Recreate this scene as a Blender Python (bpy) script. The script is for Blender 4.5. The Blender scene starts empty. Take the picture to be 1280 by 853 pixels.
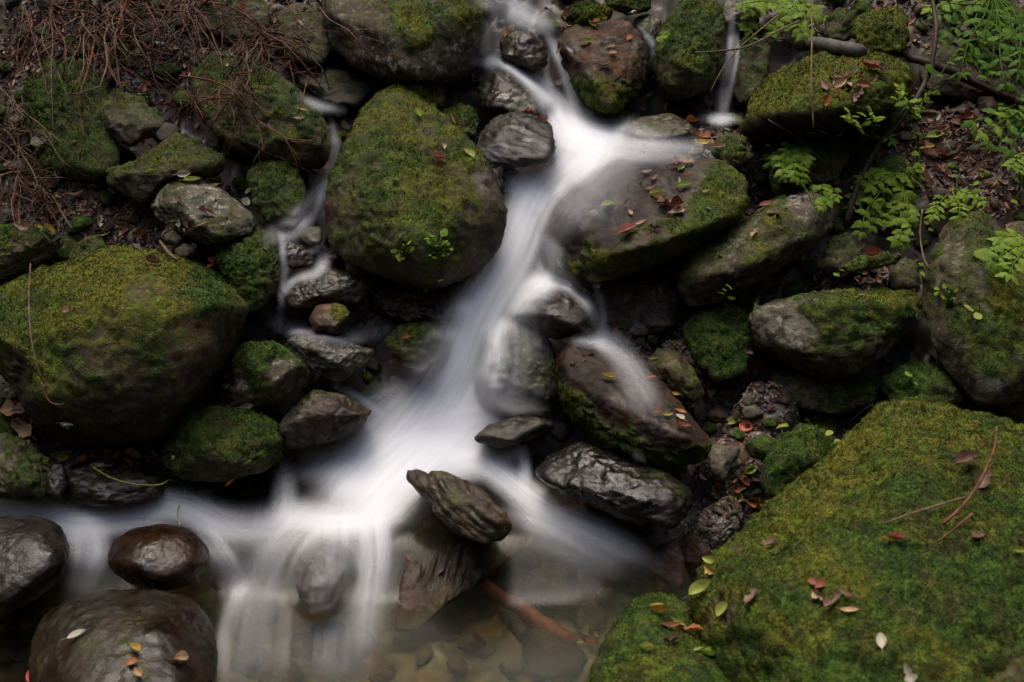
import bpy, bmesh, math, random
import numpy as np
from mathutils import Vector, Matrix
from mathutils.bvhtree import BVHTree

R = math.radians
SC = bpy.context.scene
COL = SC.collection
rng = np.random.default_rng(7)
random.seed(7)

# ------------------------------------------------------------------ camera, light, exposure
PITCH = R(28.0)
CAM_Z = 1.9
cam_d = bpy.data.cameras.new('camera')
cam = bpy.data.objects.new('camera', cam_d)
COL.objects.link(cam)
cam.location = (0, 0, CAM_Z)
cam.rotation_euler = (math.pi/2 - PITCH, 0, 0)
cam_d.lens = 38.0
cam_d.sensor_width = 36.0
cam_d.clip_start = 0.05
cam_d.clip_end = 200.0
cam_d.dof.use_dof = True
cam_d.dof.focus_distance = 3.3
cam_d.dof.aperture_fstop = 4.5
SC.camera = cam

SUN_EL, SUN_AZ = R(62), R(-20)      # azimuth measured from +y (uphill) towards +x
w = bpy.data.worlds.new('World')
SC.world = w
w.use_nodes = True
nt = w.node_tree
bgn = nt.nodes['Background']
sky = nt.nodes.new('ShaderNodeTexSky')
sky.sky_type = 'NISHITA'
sky.sun_disc = False
sky.sun_elevation = SUN_EL
sky.sun_rotation = SUN_AZ
sky.air_density = 0.95
sky.dust_density = 7.0
sky.ozone_density = 1.0
nt.links.new(sky.outputs[0], bgn.inputs[0])
bgn.inputs[1].default_value = 0.14
sl = bpy.data.lights.new('sun', 'SUN')
sun = bpy.data.objects.new('sun', sl)
COL.objects.link(sun)
sl.energy = 1.3
sl.angle = R(75)
sl.color = (1.0, 0.97, 0.91)
sdir = Vector((math.sin(SUN_AZ)*math.cos(SUN_EL), math.cos(SUN_AZ)*math.cos(SUN_EL), math.sin(SUN_EL)))
sun.rotation_euler = sdir.to_track_quat('Z', 'Y').to_euler()
SC.view_settings.view_transform = 'Standard'
SC.view_settings.look = 'None'
SC.view_settings.exposure = 1.45
SC.view_settings.gamma = 1.0
SC.render.engine = 'CYCLES'
SC.cycles.use_denoising = True
SC.cycles.max_bounces = 7
SC.cycles.diffuse_bounces = 4
SC.cycles.glossy_bounces = 2
SC.cycles.transparent_max_bounces = 24
SC.cycles.caustics_reflective = False
SC.cycles.caustics_refractive = False

# ------------------------------------------------------------------ pixel <-> world helpers (photo is 1280x853)
TH = 18.0/38.0
FWD = np.array([0, math.cos(PITCH), -math.sin(PITCH)])
UPV = np.array([0, math.sin(PITCH), math.cos(PITCH)])
RGT = np.array([1.0, 0, 0])
CAMP = np.array([0, 0, CAM_Z])

def rays(px, py):
    px = np.asarray(px, float); py = np.asarray(py, float)
    xn = (px-640)/640*TH; yn = -(py-426.5)/640*TH
    return FWD + xn[..., None]*RGT + yn[..., None]*UPV

def pt(px, py, d):
    return CAMP + np.asarray(d, float)[..., None]*rays(px, py)

def project(P):
    v = np.asarray(P, float) - CAMP
    d = v @ FWD
    return 640 + (v @ RGT)/d/TH*640, 426.5 - (v @ UPV)/d/TH*640, d

def sstep(x, a, b):
    t = np.clip((x-a)/(b-a), 0, 1)
    return t*t*(3-2*t)

# ------------------------------------------------------------------ numpy gradient noise
_perm = np.random.default_rng(3).permutation(256)
_perm = np.concatenate([_perm, _perm, _perm])
_g = np.random.default_rng(4).normal(size=(256, 3)); _g /= np.linalg.norm(_g, axis=1)[:, None]
def pnoise(P):
    P = np.asarray(P, float)
    I = np.floor(P).astype(int); F = P - I
    I &= 255
    U = F*F*F*(F*(F*6-15)+10)
    out = 0
    for dx in (0, 1):
        for dy in (0, 1):
            for dz in (0, 1):
                h = _perm[_perm[_perm[(I[:, 0]+dx) & 255] + ((I[:, 1]+dy) & 255)] + ((I[:, 2]+dz) & 255)]
                g = _g[h]
                dot = g[:, 0]*(F[:, 0]-dx) + g[:, 1]*(F[:, 1]-dy) + g[:, 2]*(F[:, 2]-dz)
                wx = U[:, 0] if dx else 1-U[:, 0]
                wy = U[:, 1] if dy else 1-U[:, 1]
                wz = U[:, 2] if dz else 1-U[:, 2]
                out = out + dot*wx*wy*wz
    return out*1.6

def fbm(P, oct=3, gain=.5):
    s = 0; a = 1.0; P = np.asarray(P, float)
    for k in range(oct):
        s = s + a*pnoise(P*(2.03**k) + 17.3*k)
        a *= gain
    return s

def ridged(P, oct=2):
    s = 0; a = 1.0
    for k in range(oct):
        s = s + a*(1-2*np.abs(pnoise(P*(2.1**k)+31.7*k)))
        a *= .5
    return s

# ------------------------------------------------------------------ the lie of the land, its unseen outer rises shaped to block sky light
_YS = [-30, 2.12, 2.20, 2.34, 2.67, 2.95, 3.40, 3.87, 4.13, 5.0, 8.0, 12, 30]
_ZS = [0, 0, .03, .10, .16, .42, .76, .79, 1.08, 1.60, 5.6, 12, 22]  # far uphill end steepened out of view to cut the sky light
_YB = [-30, 2.0, 2.5, 3.0, 3.6, 4.2, 5.0, 8.0, 12, 30]
_ZB = [0, 0, .20, .50, .86, 1.18, 1.70, 5.7, 12, 22]  # same added steepness uphill, beyond the view, to hide low sky
_yy = np.linspace(-30, 30, 6001)
_k = np.exp(-(np.arange(-12, 13)/6.0)**2); _k /= _k.sum()
_zs = np.convolve(np.pad(np.interp(_yy, _YS, _ZS), 12, mode='edge'), _k, 'valid')
_zb = np.convolve(np.pad(np.interp(_yy, _YB, _ZB), 12, mode='edge'), _k, 'valid')
def stream_x(y):
    return np.interp(y, [2.0, 2.4, 2.9, 3.4, 3.9, 4.3, 8], [-.3, -.40, -.12, .13, .30, .1, 0])
def S(x, y):
    a = sstep(np.abs(x - stream_x(y)), .35, .85)
    z = np.interp(y, _yy, _zs)*(1-a) + np.interp(y, _yy, _zb)*a
    z = z + sstep(np.abs(x), 2.1, 5.0)*6.0*(1+.2*np.sin(y*1.3)) + sstep(-y, .8, 5)*6  # unseen high banks at both sides and behind camera, added to block low sky
    return z

def hitS(px, py, off=0.0):
    """depth along the view axis where a sight line meets the general slope"""
    px = np.atleast_1d(np.asarray(px, float)); py = np.atleast_1d(np.asarray(py, float))
    r = rays(px, py)
    ds = np.linspace(1.0, 9.0, 400)
    P = CAMP + ds[None, :, None]*r[:, None, :]
    f = P[..., 2] - S(P[..., 0], P[..., 1]) - off
    below = f < 0
    i = np.where(below.any(1), below.argmax(1), 399)
    i = np.clip(i, 1, 399)
    f0 = f[np.arange(len(i)), i-1]; f1 = f[np.arange(len(i)), i]
    t = np.clip(f0/(f0-f1+1e-9), 0, 1)
    return ds[i-1] + t*(ds[i]-ds[i-1])

# ------------------------------------------------------------------ materials
def new_mat(name):
    m = bpy.data.materials.new(name); m.use_nodes = True
    t = m.node_tree; t.nodes.clear()
    return m, t
class NB:
    """small node-tree writer"""
    def __init__(s, t): s.t = t
    def n(s, typ, **kw):
        nd = s.t.nodes.new(typ)
        for k, v in kw.items():
            setattr(nd, k, v)
        return nd
    def put(s, sock, v):
        if isinstance(v, bpy.types.NodeSocket): s.t.links.new(v, sock)
        elif v is not None: sock.default_value = v
    def math(s, op, a, b=None, c=None, clamp=False):
        nd = s.n('ShaderNodeMath', operation=op, use_clamp=clamp)
        s.put(nd.inputs[0], a)
        if b is not None: s.put(nd.inputs[1], b)
        if c is not None: s.put(nd.inputs[2], c)
        return nd.outputs[0]
    def mix(s, f, a, b, mode='MIX'):
        nd = s.n('ShaderNodeMix', data_type='RGBA', blend_type=mode)
        s.put(nd.inputs[0], f)
        s.put(nd.inputs[6], a if isinstance(a, bpy.types.NodeSocket) else (*a, 1))
        s.put(nd.inputs[7], b if isinstance(b, bpy.types.NodeSocket) else (*b, 1))
        return nd.outputs[2]
    def mapr(s, v, a, b, c=0.0, d=1.0, smooth=True):
        nd = s.n('ShaderNodeMapRange')
        if smooth: nd.interpolation_type = 'SMOOTHSTEP'
        s.put(nd.inputs[0], v)
        for i, q in enumerate((a, b, c, d)): s.put(nd.inputs[i+1], q)
        return nd.outputs[0]
    def noise(s, vec, scale, detail=3, rough=.55, dist=0.0):
        nd = s.n('ShaderNodeTexNoise')
        s.put(nd.inputs['Vector'], vec)
        nd.inputs['Scale'].default_value = scale; nd.inputs['Detail'].default_value = detail
        nd.inputs['Roughness'].default_value = rough; nd.inputs['Distortion'].default_value = dist
        return nd.outputs[0]

def moss_colour(b, pos, hue):
    """living and dying moss: dark green, fresh green, yellow, brown"""
    n1 = b.noise(pos, 9, 3, .6); n2 = b.noise(pos, 34, 3, .6); n3 = b.noise(pos, 170, 2, .7)
    t = b.math('ADD', b.math('MULTIPLY', b.math('SUBTRACT', n1, .5), 2.2), hue)
    c = b.mix(b.mapr(t, .15, .95), (.026, .048, .007), (.105, .098, .010))
    c = b.mix(b.mapr(n2, .44, .62, 0, .5), c, (.068, .122, .010))
    c = b.mix(b.mapr(b.noise(pos, 13, 4, .75), .50, .66, 0, .55), c, (.056, .038, .014))
    c = b.mix(b.mapr(b.noise(pos, 62, 2, .5), .36, .64), b.mix(1.0, c, (.62, .66, .7), 'MULTIPLY'), b.mix(1.0, c, (1.25, 1.22, 1.1), 'MULTIPLY'))
    c = b.mix(b.mapr(n3, .35, .75, 0, 1), b.mix(1.0, c, (.45, .45, .45), 'MULTIPLY'), b.mix(1.0, c, (1.22, 1.22, 1.2), 'MULTIPLY'))
    return c

def rock_material():
    m, t = new_mat('rock'); b = NB(t)
    pos = b.n('ShaderNodeNewGeometry').outputs['Position']
    at = b.n('ShaderNodeAttribute', attribute_name='mask'); sp = b.n('ShaderNodeSeparateColor'); t.links.new(at.outputs[0], sp.inputs[0])
    moss, wet, brown = sp.outputs[0], sp.outputs[1], sp.outputs[2]
    at2 = b.n('ShaderNodeAttribute', attribute_name='tone'); sp2 = b.n('ShaderNodeSeparateColor'); t.links.new(at2.outputs[0], sp2.inputs[0])
    hue, lichen, light = sp2.outputs[0], sp2.outputs[1], sp2.outputs[2]
    nA = b.noise(pos, 14, 4, .62); nB = b.noise(pos, 70, 4, .65); nC = b.noise(pos, 260, 2, .6)
    grey = b.mix(b.mapr(nA, .35, .7), (.036, .034, .026), (.115, .107, .080))
    brn = b.mix(b.mapr(nA, .35, .7), (.034, .016, .008), (.115, .055, .024))
    c = b.mix(brown, grey, brn)
    c = b.mix(b.math('MULTIPLY', b.mapr(nB, .45, .7, 0, .5), b.math('SUBTRACT', 1.0, brown, clamp=True)), c, (.13, .125, .095))
    c = b.mix(b.mapr(b.noise(pos, 8, 3, .6), .56, .7, 0, .5), c, (.05, .026, .012))
    c = b.mix(b.math('MULTIPLY', b.mapr(b.noise(pos, 30, 5, .75), .52, .62), lichen), c, (.26, .27, .21))
    c = b.mix(1.0, c, b.mix(light, (.12, .12, .12), (1.0, .98, .93)), 'MULTIPLY')
    c = b.mix(b.mapr(nC, .5, .8, 0, .5), c, b.mix(1.0, c, (2, 2, 2), 'MULTIPLY'))
    c = b.mix(b.math('MULTIPLY', wet, .9), c, b.mix(1.0, c, (.3, .26, .24), 'MULTIPLY'))
    film = b.math('MULTIPLY', b.mapr(moss, .0, .5), b.mapr(b.noise(pos, 17, 5, .7), .38, .62, .15, .9))
    c = b.mix(film, c, b.mix(b.mapr(nB, .35, .65), (.022, .024, .008), (.075, .070, .022)))
    mf = b.mapr(b.math('ADD', moss, b.math('MULTIPLY', b.math('SUBTRACT', b.noise(pos, 27, 6, .75), .5), 2.1)), .34, .70)
    col = b.mix(mf, c, moss_colour(b, pos, hue))
    rough = b.math('ADD', b.mapr(wet, 0, 1, .82, .10, False), b.math('MULTIPLY', b.math('SUBTRACT', nB, .5), .25), clamp=True)
    rough = b.math('ADD', rough, b.math('MULTIPLY', wet, b.mapr(b.noise(pos, 12, 4, .7), 0.45, .60, .26, 0)))
    rough = b.math('MAXIMUM', rough, b.math('MULTIPLY', mf, .85))
    h = b.math('ADD', b.math('MULTIPLY', nB, .006), b.math('MULTIPLY', nC, .0022))
    h = b.math('ADD', h, b.math('MULTIPLY', mf, b.math('MULTIPLY', b.noise(pos, 190, 3, .7), .009)))
    bp = b.n('ShaderNodeBump'); b.put(bp.inputs['Strength'], b.math('SUBTRACT', .8, b.math('MULTIPLY', wet, .45))); bp.inputs['Distance'].default_value = 1.0
    t.links.new(h, bp.inputs['Height'])
    p = b.n('ShaderNodeBsdfPrincipled')
    t.links.new(col, p.inputs['Base Color']); t.links.new(rough, p.inputs['Roughness']); t.links.new(bp.outputs[0], p.inputs['Normal'])
    b.put(p.inputs['Specular IOR Level'], b.mapr(b.math('SUBTRACT', wet, b.math('MULTIPLY', mf, .9)), 0, 1, .15, .30, False))
    o = b.n('ShaderNodeOutputMaterial'); t.links.new(p.outputs[0], o.inputs[0])
    return m

def moss_material():
    m, t = new_mat('moss'); b = NB(t)
    pos = b.n('ShaderNodeNewGeometry').outputs['Position']
    at = b.n('ShaderNodeAttribute', attribute_name='tone'); sp = b.n('ShaderNodeSeparateColor'); t.links.new(at.outputs[0], sp.inputs[0])
    c = moss_colour(b, pos, sp.outputs[0])
    c = b.mix(1.0, c, b.mix(sp.outputs[1], (.55, .55, .55), (1.7, 1.7, 1.5)), 'MULTIPLY')
    d = b.n('ShaderNodeBsdfDiffuse'); t.links.new(c, d.inputs[0])
    tr = b.n('ShaderNodeBsdfTranslucent'); t.links.new(c, tr.inputs[0])
    mx = b.n('ShaderNodeMixShader'); mx.inputs[0].default_value = .3
    t.links.new(d.outputs[0], mx.inputs[1]); t.links.new(tr.outputs[0], mx.inputs[2])
    o = b.n('ShaderNodeOutputMaterial'); t.links.new(mx.outputs[0], o.inputs[0])
    return m

def ground_material():
    m, t = new_mat('ground'); b = NB(t)
    pos = b.n('ShaderNodeNewGeometry').outputs['Position']
    nA = b.noise(pos, 10, 4, .65); nB = b.noise(pos, 60, 4, .7)
    v = b.n('ShaderNodeTexVoronoi'); v.inputs['Scale'].default_value = 38; t.links.new(pos, v.inputs['Vector'])
    c = b.mix(b.mapr(nA, .35, .7), (.014, .011, .008), (.046, .030, .019))
    c = b.mix(b.mapr(nB, .45, .7, 0, .6), c, (.042, .034, .026))
    vs = b.n('ShaderNodeSeparateColor'); t.links.new(v.outputs['Color'], vs.inputs[0])
    c = b.mix(b.math('MULTIPLY', vs.outputs[0], .6), c, b.mix(vs.outputs[1], (.05, .026, .014), (.055, .048, .036)))
    px_ = b.n('ShaderNodeSeparateXYZ'); t.links.new(pos, px_.inputs[0])
    v2 = b.n('ShaderNodeTexVoronoi'); v2.inputs['Scale'].default_value = 17; t.links.new(pos, v2.inputs['Vector']); vs2 = b.n('ShaderNodeSeparateColor'); t.links.new(v2.outputs['Color'], vs2.inputs[0])
    bed = b.mix(vs2.outputs[0], b.mix(vs2.outputs[1], (.04, .028, .016), (.15, .085, .04)), b.mix(vs2.outputs[2], (.05, .052, .038), (.13, .13, .09)))
    bed = b.mix(b.mapr(nB, .4, .7, 0, .5), bed, (.05, .04, .02))
    c = b.mix(b.mapr(px_.outputs[2], -.06, -.02, 1, 0), c, bed)
    bp = b.n('ShaderNodeBump'); bp.inputs['Strength'].default_value = .9
    t.links.new(b.math('ADD', b.math('MULTIPLY', nB, .014), b.math('MULTIPLY', v.outputs['Distance'], .012)), bp.inputs['Height'])
    p = b.n('ShaderNodeBsdfPrincipled'); t.links.new(c, p.inputs['Base Color'])
    b.put(p.inputs['Roughness'], b.mapr(nA, .3, .7, .35, .8)); t.links.new(bp.outputs[0], p.inputs['Normal'])
    p.inputs['Specular IOR Level'].default_value = .3
    o = b.n('ShaderNodeOutputMaterial'); t.links.new(p.outputs[0], o.inputs[0])
    return m

def plain_material(name, c1, c2, scale=60, rough=.6, spec=.15, transl=0.0, bump=.001):
    m, t = new_mat(name); b = NB(t)
    pos = b.n('ShaderNodeNewGeometry').outputs['Position']
    n = b.noise(pos, scale, 4, .65); n2 = b.noise(pos, scale*5, 2, .6)
    c = b.mix(b.mapr(b.math('ADD', b.math('MULTIPLY', n, .7), b.math('MULTIPLY', n2, .3)), .35, .65), c1, c2)
    bp = b.n('ShaderNodeBump'); bp.inputs['Strength'].default_value = .8
    t.links.new(b.math('MULTIPLY', n2, bump), bp.inputs['Height'])
    p = b.n('ShaderNodeBsdfPrincipled'); t.links.new(c, p.inputs['Base Color'])
    p.inputs['Roughness'].default_value = rough; p.inputs['Specular IOR Level'].default_value = spec
    t.links.new(bp.outputs[0], p.inputs['Normal'])
    out = p.outputs[0]
    if transl:
        tr = b.n('ShaderNodeBsdfTranslucent'); t.links.new(c, tr.inputs[0])
        mx = b.n('ShaderNodeMixShader'); mx.inputs[0].default_value = transl
        t.links.new(out, mx.inputs[1]); t.links.new(tr.outputs[0], mx.inputs[2]); out = mx.outputs[0]
    o = b.n('ShaderNodeOutputMaterial'); t.links.new(out, o.inputs[0])
    return m

def foam_material():
    """aerated falling water: bright where much of it runs, clear where it is thin"""
    m, t = new_mat('white_water'); b = NB(t)
    at = b.n('ShaderNodeAttribute', attribute_name='dens')
    a = b.math('MINIMUM', b.math('MAXIMUM', at.outputs['Fac'], 0.0), .98)
    df = b.n('ShaderNodeBsdfDiffuse'); df.inputs[0].default_value = (.80, .81, .83, 1)
    tl = b.n('ShaderNodeBsdfTranslucent'); tl.inputs[0].default_value = (.80, .81, .83, 1)
    m1 = b.n('ShaderNodeMixShader'); m1.inputs[0].default_value = .3
    t.links.new(df.outputs[0], m1.inputs[1]); t.links.new(tl.outputs[0], m1.inputs[2])
    tp = b.n('ShaderNodeBsdfTransparent')
    m2 = b.n('ShaderNodeMixShader'); t.links.new(a, m2.inputs[0]); t.links.new(tp.outputs[0], m2.inputs[1]); t.links.new(m1.outputs[0], m2.inputs[2])
    o = b.n('ShaderNodeOutputMaterial'); t.links.new(m2.outputs[0], o.inputs[0])
    return m

def pool_material():
    m, t = new_mat('pool_water'); b = NB(t)
    pos = b.n('ShaderNodeNewGeometry').outputs['Position']
    bp = b.n('ShaderNodeBump'); bp.inputs['Strength'].default_value = .5
    t.links.new(b.math('MULTIPLY', b.noise(pos, 9, 2, .5), .012), bp.inputs['Height'])
    gl = b.n('ShaderNodeBsdfGlossy'); gl.inputs['Roughness'].default_value = .22; t.links.new(bp.outputs[0], gl.inputs['Normal'])
    tp = b.n('ShaderNodeBsdfTransparent'); tp.inputs[0].default_value = (.72, .68, .50, 1)
    df = b.n('ShaderNodeBsdfDiffuse'); df.inputs[0].default_value = (.075, .078, .055, 1)
    m0 = b.n('ShaderNodeMixShader'); t.links.new(b.mapr(b.noise(pos, 4, 2, .5), .35, .65, .05, .16), m0.inputs[0])
    t.links.new(tp.outputs[0], m0.inputs[1]); t.links.new(df.outputs[0], m0.inputs[2])
    fr = b.n('ShaderNodeFresnel'); fr.inputs[0].default_value = 1.33; t.links.new(bp.outputs[0], fr.inputs['Normal'])
    m2 = b.n('ShaderNodeMixShader'); t.links.new(b.math('MULTIPLY', fr.outputs[0], .55), m2.inputs[0]); t.links.new(m0.outputs[0], m2.inputs[1]); t.links.new(gl.outputs[0], m2.inputs[2])
    o = b.n('ShaderNodeOutputMaterial'); t.links.new(m2.outputs[0], o.inputs[0])
    return m

M = {}
M['rock'] = rock_material(); M['moss'] = moss_material(); M['ground'] = ground_material()
M['foam'] = foam_material(); M['pool'] = pool_material()
M['twig_red'] = plain_material('reddish_twig', (.045, .016, .009), (.14, .055, .033), 40, .6)
M['twig_tan'] = plain_material('tan_twig', (.06, .04, .022), (.14, .095, .058), 40, .65)
M['twig_dark'] = plain_material('dark_twig', (.018, .012, .009), (.05, .032, .022), 40, .6)
M['bark'] = plain_material('bark', (.03, .025, .02), (.085, .075, .062), 30, .7, .3, 0, .004)
M['green'] = plain_material('fresh_leaf', (.075, .135, .012), (.17, .24, .025), 25, .6, .12, .35)
M['green_dark'] = plain_material('older_leaf', (.035, .085, .008), (.08, .15, .014), 25, .6, .12, .35)
M['yellow'] = plain_material('yellow_leaf', (.22, .14, .02), (.34, .25, .05), 40, .5, .2, .2)
M['lime'] = plain_material('yellow_green_leaf', (.15, .18, .03), (.25, .27, .06), 40, .5, .2, .2)
M['orange'] = plain_material('orange_leaf', (.17, .055, .018), (.28, .10, .025), 40, .5, .2, .15)
M['rust'] = plain_material('rust_leaf', (.10, .03, .016), (.19, .06, .03), 40, .5, .2, .1)
M['tan'] = plain_material('tan_leaf', (.22, .13, .07), (.36, .24, .14), 40, .55, .2, .1)
M['brown'] = plain_material('brown_leaf', (.06, .032, .022), (.15, .08, .055), 40, .5, .2, .05)
M['pale'] = plain_material('pale_leaf', (.26, .24, .17), (.40, .37, .28), 40, .55, .2, .2)
M['red'] = plain_material('red_leaf', (.30, .05, .035), (.42, .10, .06), 40, .5, .2, .1)

# ------------------------------------------------------------------ mesh helpers
def mesh_obj(name, verts, faces, mat, parent=None, smooth=True):
    me = bpy.data.meshes.new(name)
    verts = np.asarray(verts, np.float32)
    if isinstance(faces, np.ndarray):
        n, k = faces.shape
        me.vertices.add(len(verts)); me.vertices.foreach_set('co', verts.ravel())
        me.loops.add(n*k); me.loops.foreach_set('vertex_index', faces.astype(np.int32).ravel())
        me.polygons.add(n); me.polygons.foreach_set('loop_start', np.arange(0, n*k, k, dtype=np.int32))
        me.polygons.foreach_set('loop_total', np.full(n, k, np.int32))
        me.update(calc_edges=True)
    else:
        me.from_pydata([tuple(map(float, v)) for v in verts], [], [tuple(f) for f in faces]); me.update()
    me.polygons.foreach_set('use_smooth', np.full(len(me.polygons), smooth, bool))
    me.materials.append(mat)
    o = bpy.data.objects.new(name, me)
    COL.objects.link(o)
    if parent is not None: o.parent = parent
    return o
def tag(o, label=None, cat=None, group=None, kind=None):
    if label: o['label'] = label
    if cat: o['category'] = cat
    if group: o['group'] = group
    if kind: o['kind'] = kind
    return o
def col_attr(me, name, arr):
    a = me.color_attributes.new(name, 'FLOAT_COLOR', 'POINT')
    full = np.ones((len(arr), 4), np.float32); full[:, :arr.shape[1]] = arr
    a.data.foreach_set('color', full.ravel())
def vnormals(V, F):
    n = np.cross(V[F[:, 1]]-V[F[:, 0]], V[F[:, 2]]-V[F[:, 0]])
    N = np.zeros_like(V)
    for k in range(3): np.add.at(N, F[:, k], n)
    return N/(np.linalg.norm(N, axis=1)[:, None]+1e-12)

_ico = {}
def ico(level):
    if level not in _ico:
        bm = bmesh.new(); bmesh.ops.create_icosphere(bm, subdivisions=level, radius=1.0)
        V = np.array([v.co[:] for v in bm.verts]); F = np.array([[v.index for v in f.verts] for f in bm.faces])
        bm.free(); V /= np.linalg.norm(V, axis=1)[:, None]
        _ico[level] = (V, F)
    return _ico[level]

def hull_planes(P):
    bm = bmesh.new()
    for p in P: bm.verts.new(p)
    r = bmesh.ops.convex_hull(bm, input=bm.verts)
    pl = []
    c = P.mean(0)
    for f in bm.faces:
        if f.calc_area() < 1e-9: continue
        n = np.array(f.normal[:]); h = float(n @ (np.array(f.verts[0].co[:])-c))
        if h < 0: n, h = -n, -h
        pl.append((n, h, f.calc_area()))
    bm.free()
    out = []
    for n, h, a in sorted(pl, key=lambda q: -q[2]):
        if all(not (n @ m > .985) for m, g in out): out.append((n, h))
    return c, out

ROCKS = {}
def body(P, level, p=14, chops=6, seed=0, amp=1.0, strata=None, fine=1.0):
    """a rounded, chipped, closed stone with the extent of the points P"""
    P = np.asarray(P, float)
    ext = P.max(0)-P.min(0); sc = np.maximum(ext/2, 1e-3)
    Q = P/sc
    c, pl = hull_planes(Q)
    r_ = np.random.default_rng(seed)
    pts = Q - c
    for k in range(chops):
        n = r_.normal(size=3); n /= np.linalg.norm(n)
        h = (pts @ n).max()*r_.uniform(.76, .93)
        pl.append((n, h))
    V, F = ico(level)
    p = p*2.4 if p > 12 else p*1.6
    acc = np.zeros(len(V))
    for n, h in pl:
        acc += np.clip((V @ n)/max(h, .05), 0, None)**p
    rad = acc**(-1.0/p)
    rad *= 1.0 + .35/p
    X = V*rad[:, None] + c
    X = X*sc
    size = float(np.sort(ext)[1])
    N = vnormals(X, F)
    D = X + seed*3.7
    if strata is not None:
        ax = np.array(strata, float); ax /= np.linalg.norm(ax)
        along = D @ ax
        D2 = D*.25 + ax*(along*2.2)[:, None]
    else: D2 = D
    X = X + N*(amp*size*(.030*fbm(D*2.4/size, 3) ))[:, None]
    X = X + N*(amp*size*.014*np.clip(ridged(D2*7/size, 4), -1.4, .8))[:, None]
    a2 = min(.004, size*.03)*fine
    X = X + N*(a2*fbm(D2*45, 3, .6))[:, None]
    return X, F, size

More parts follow.
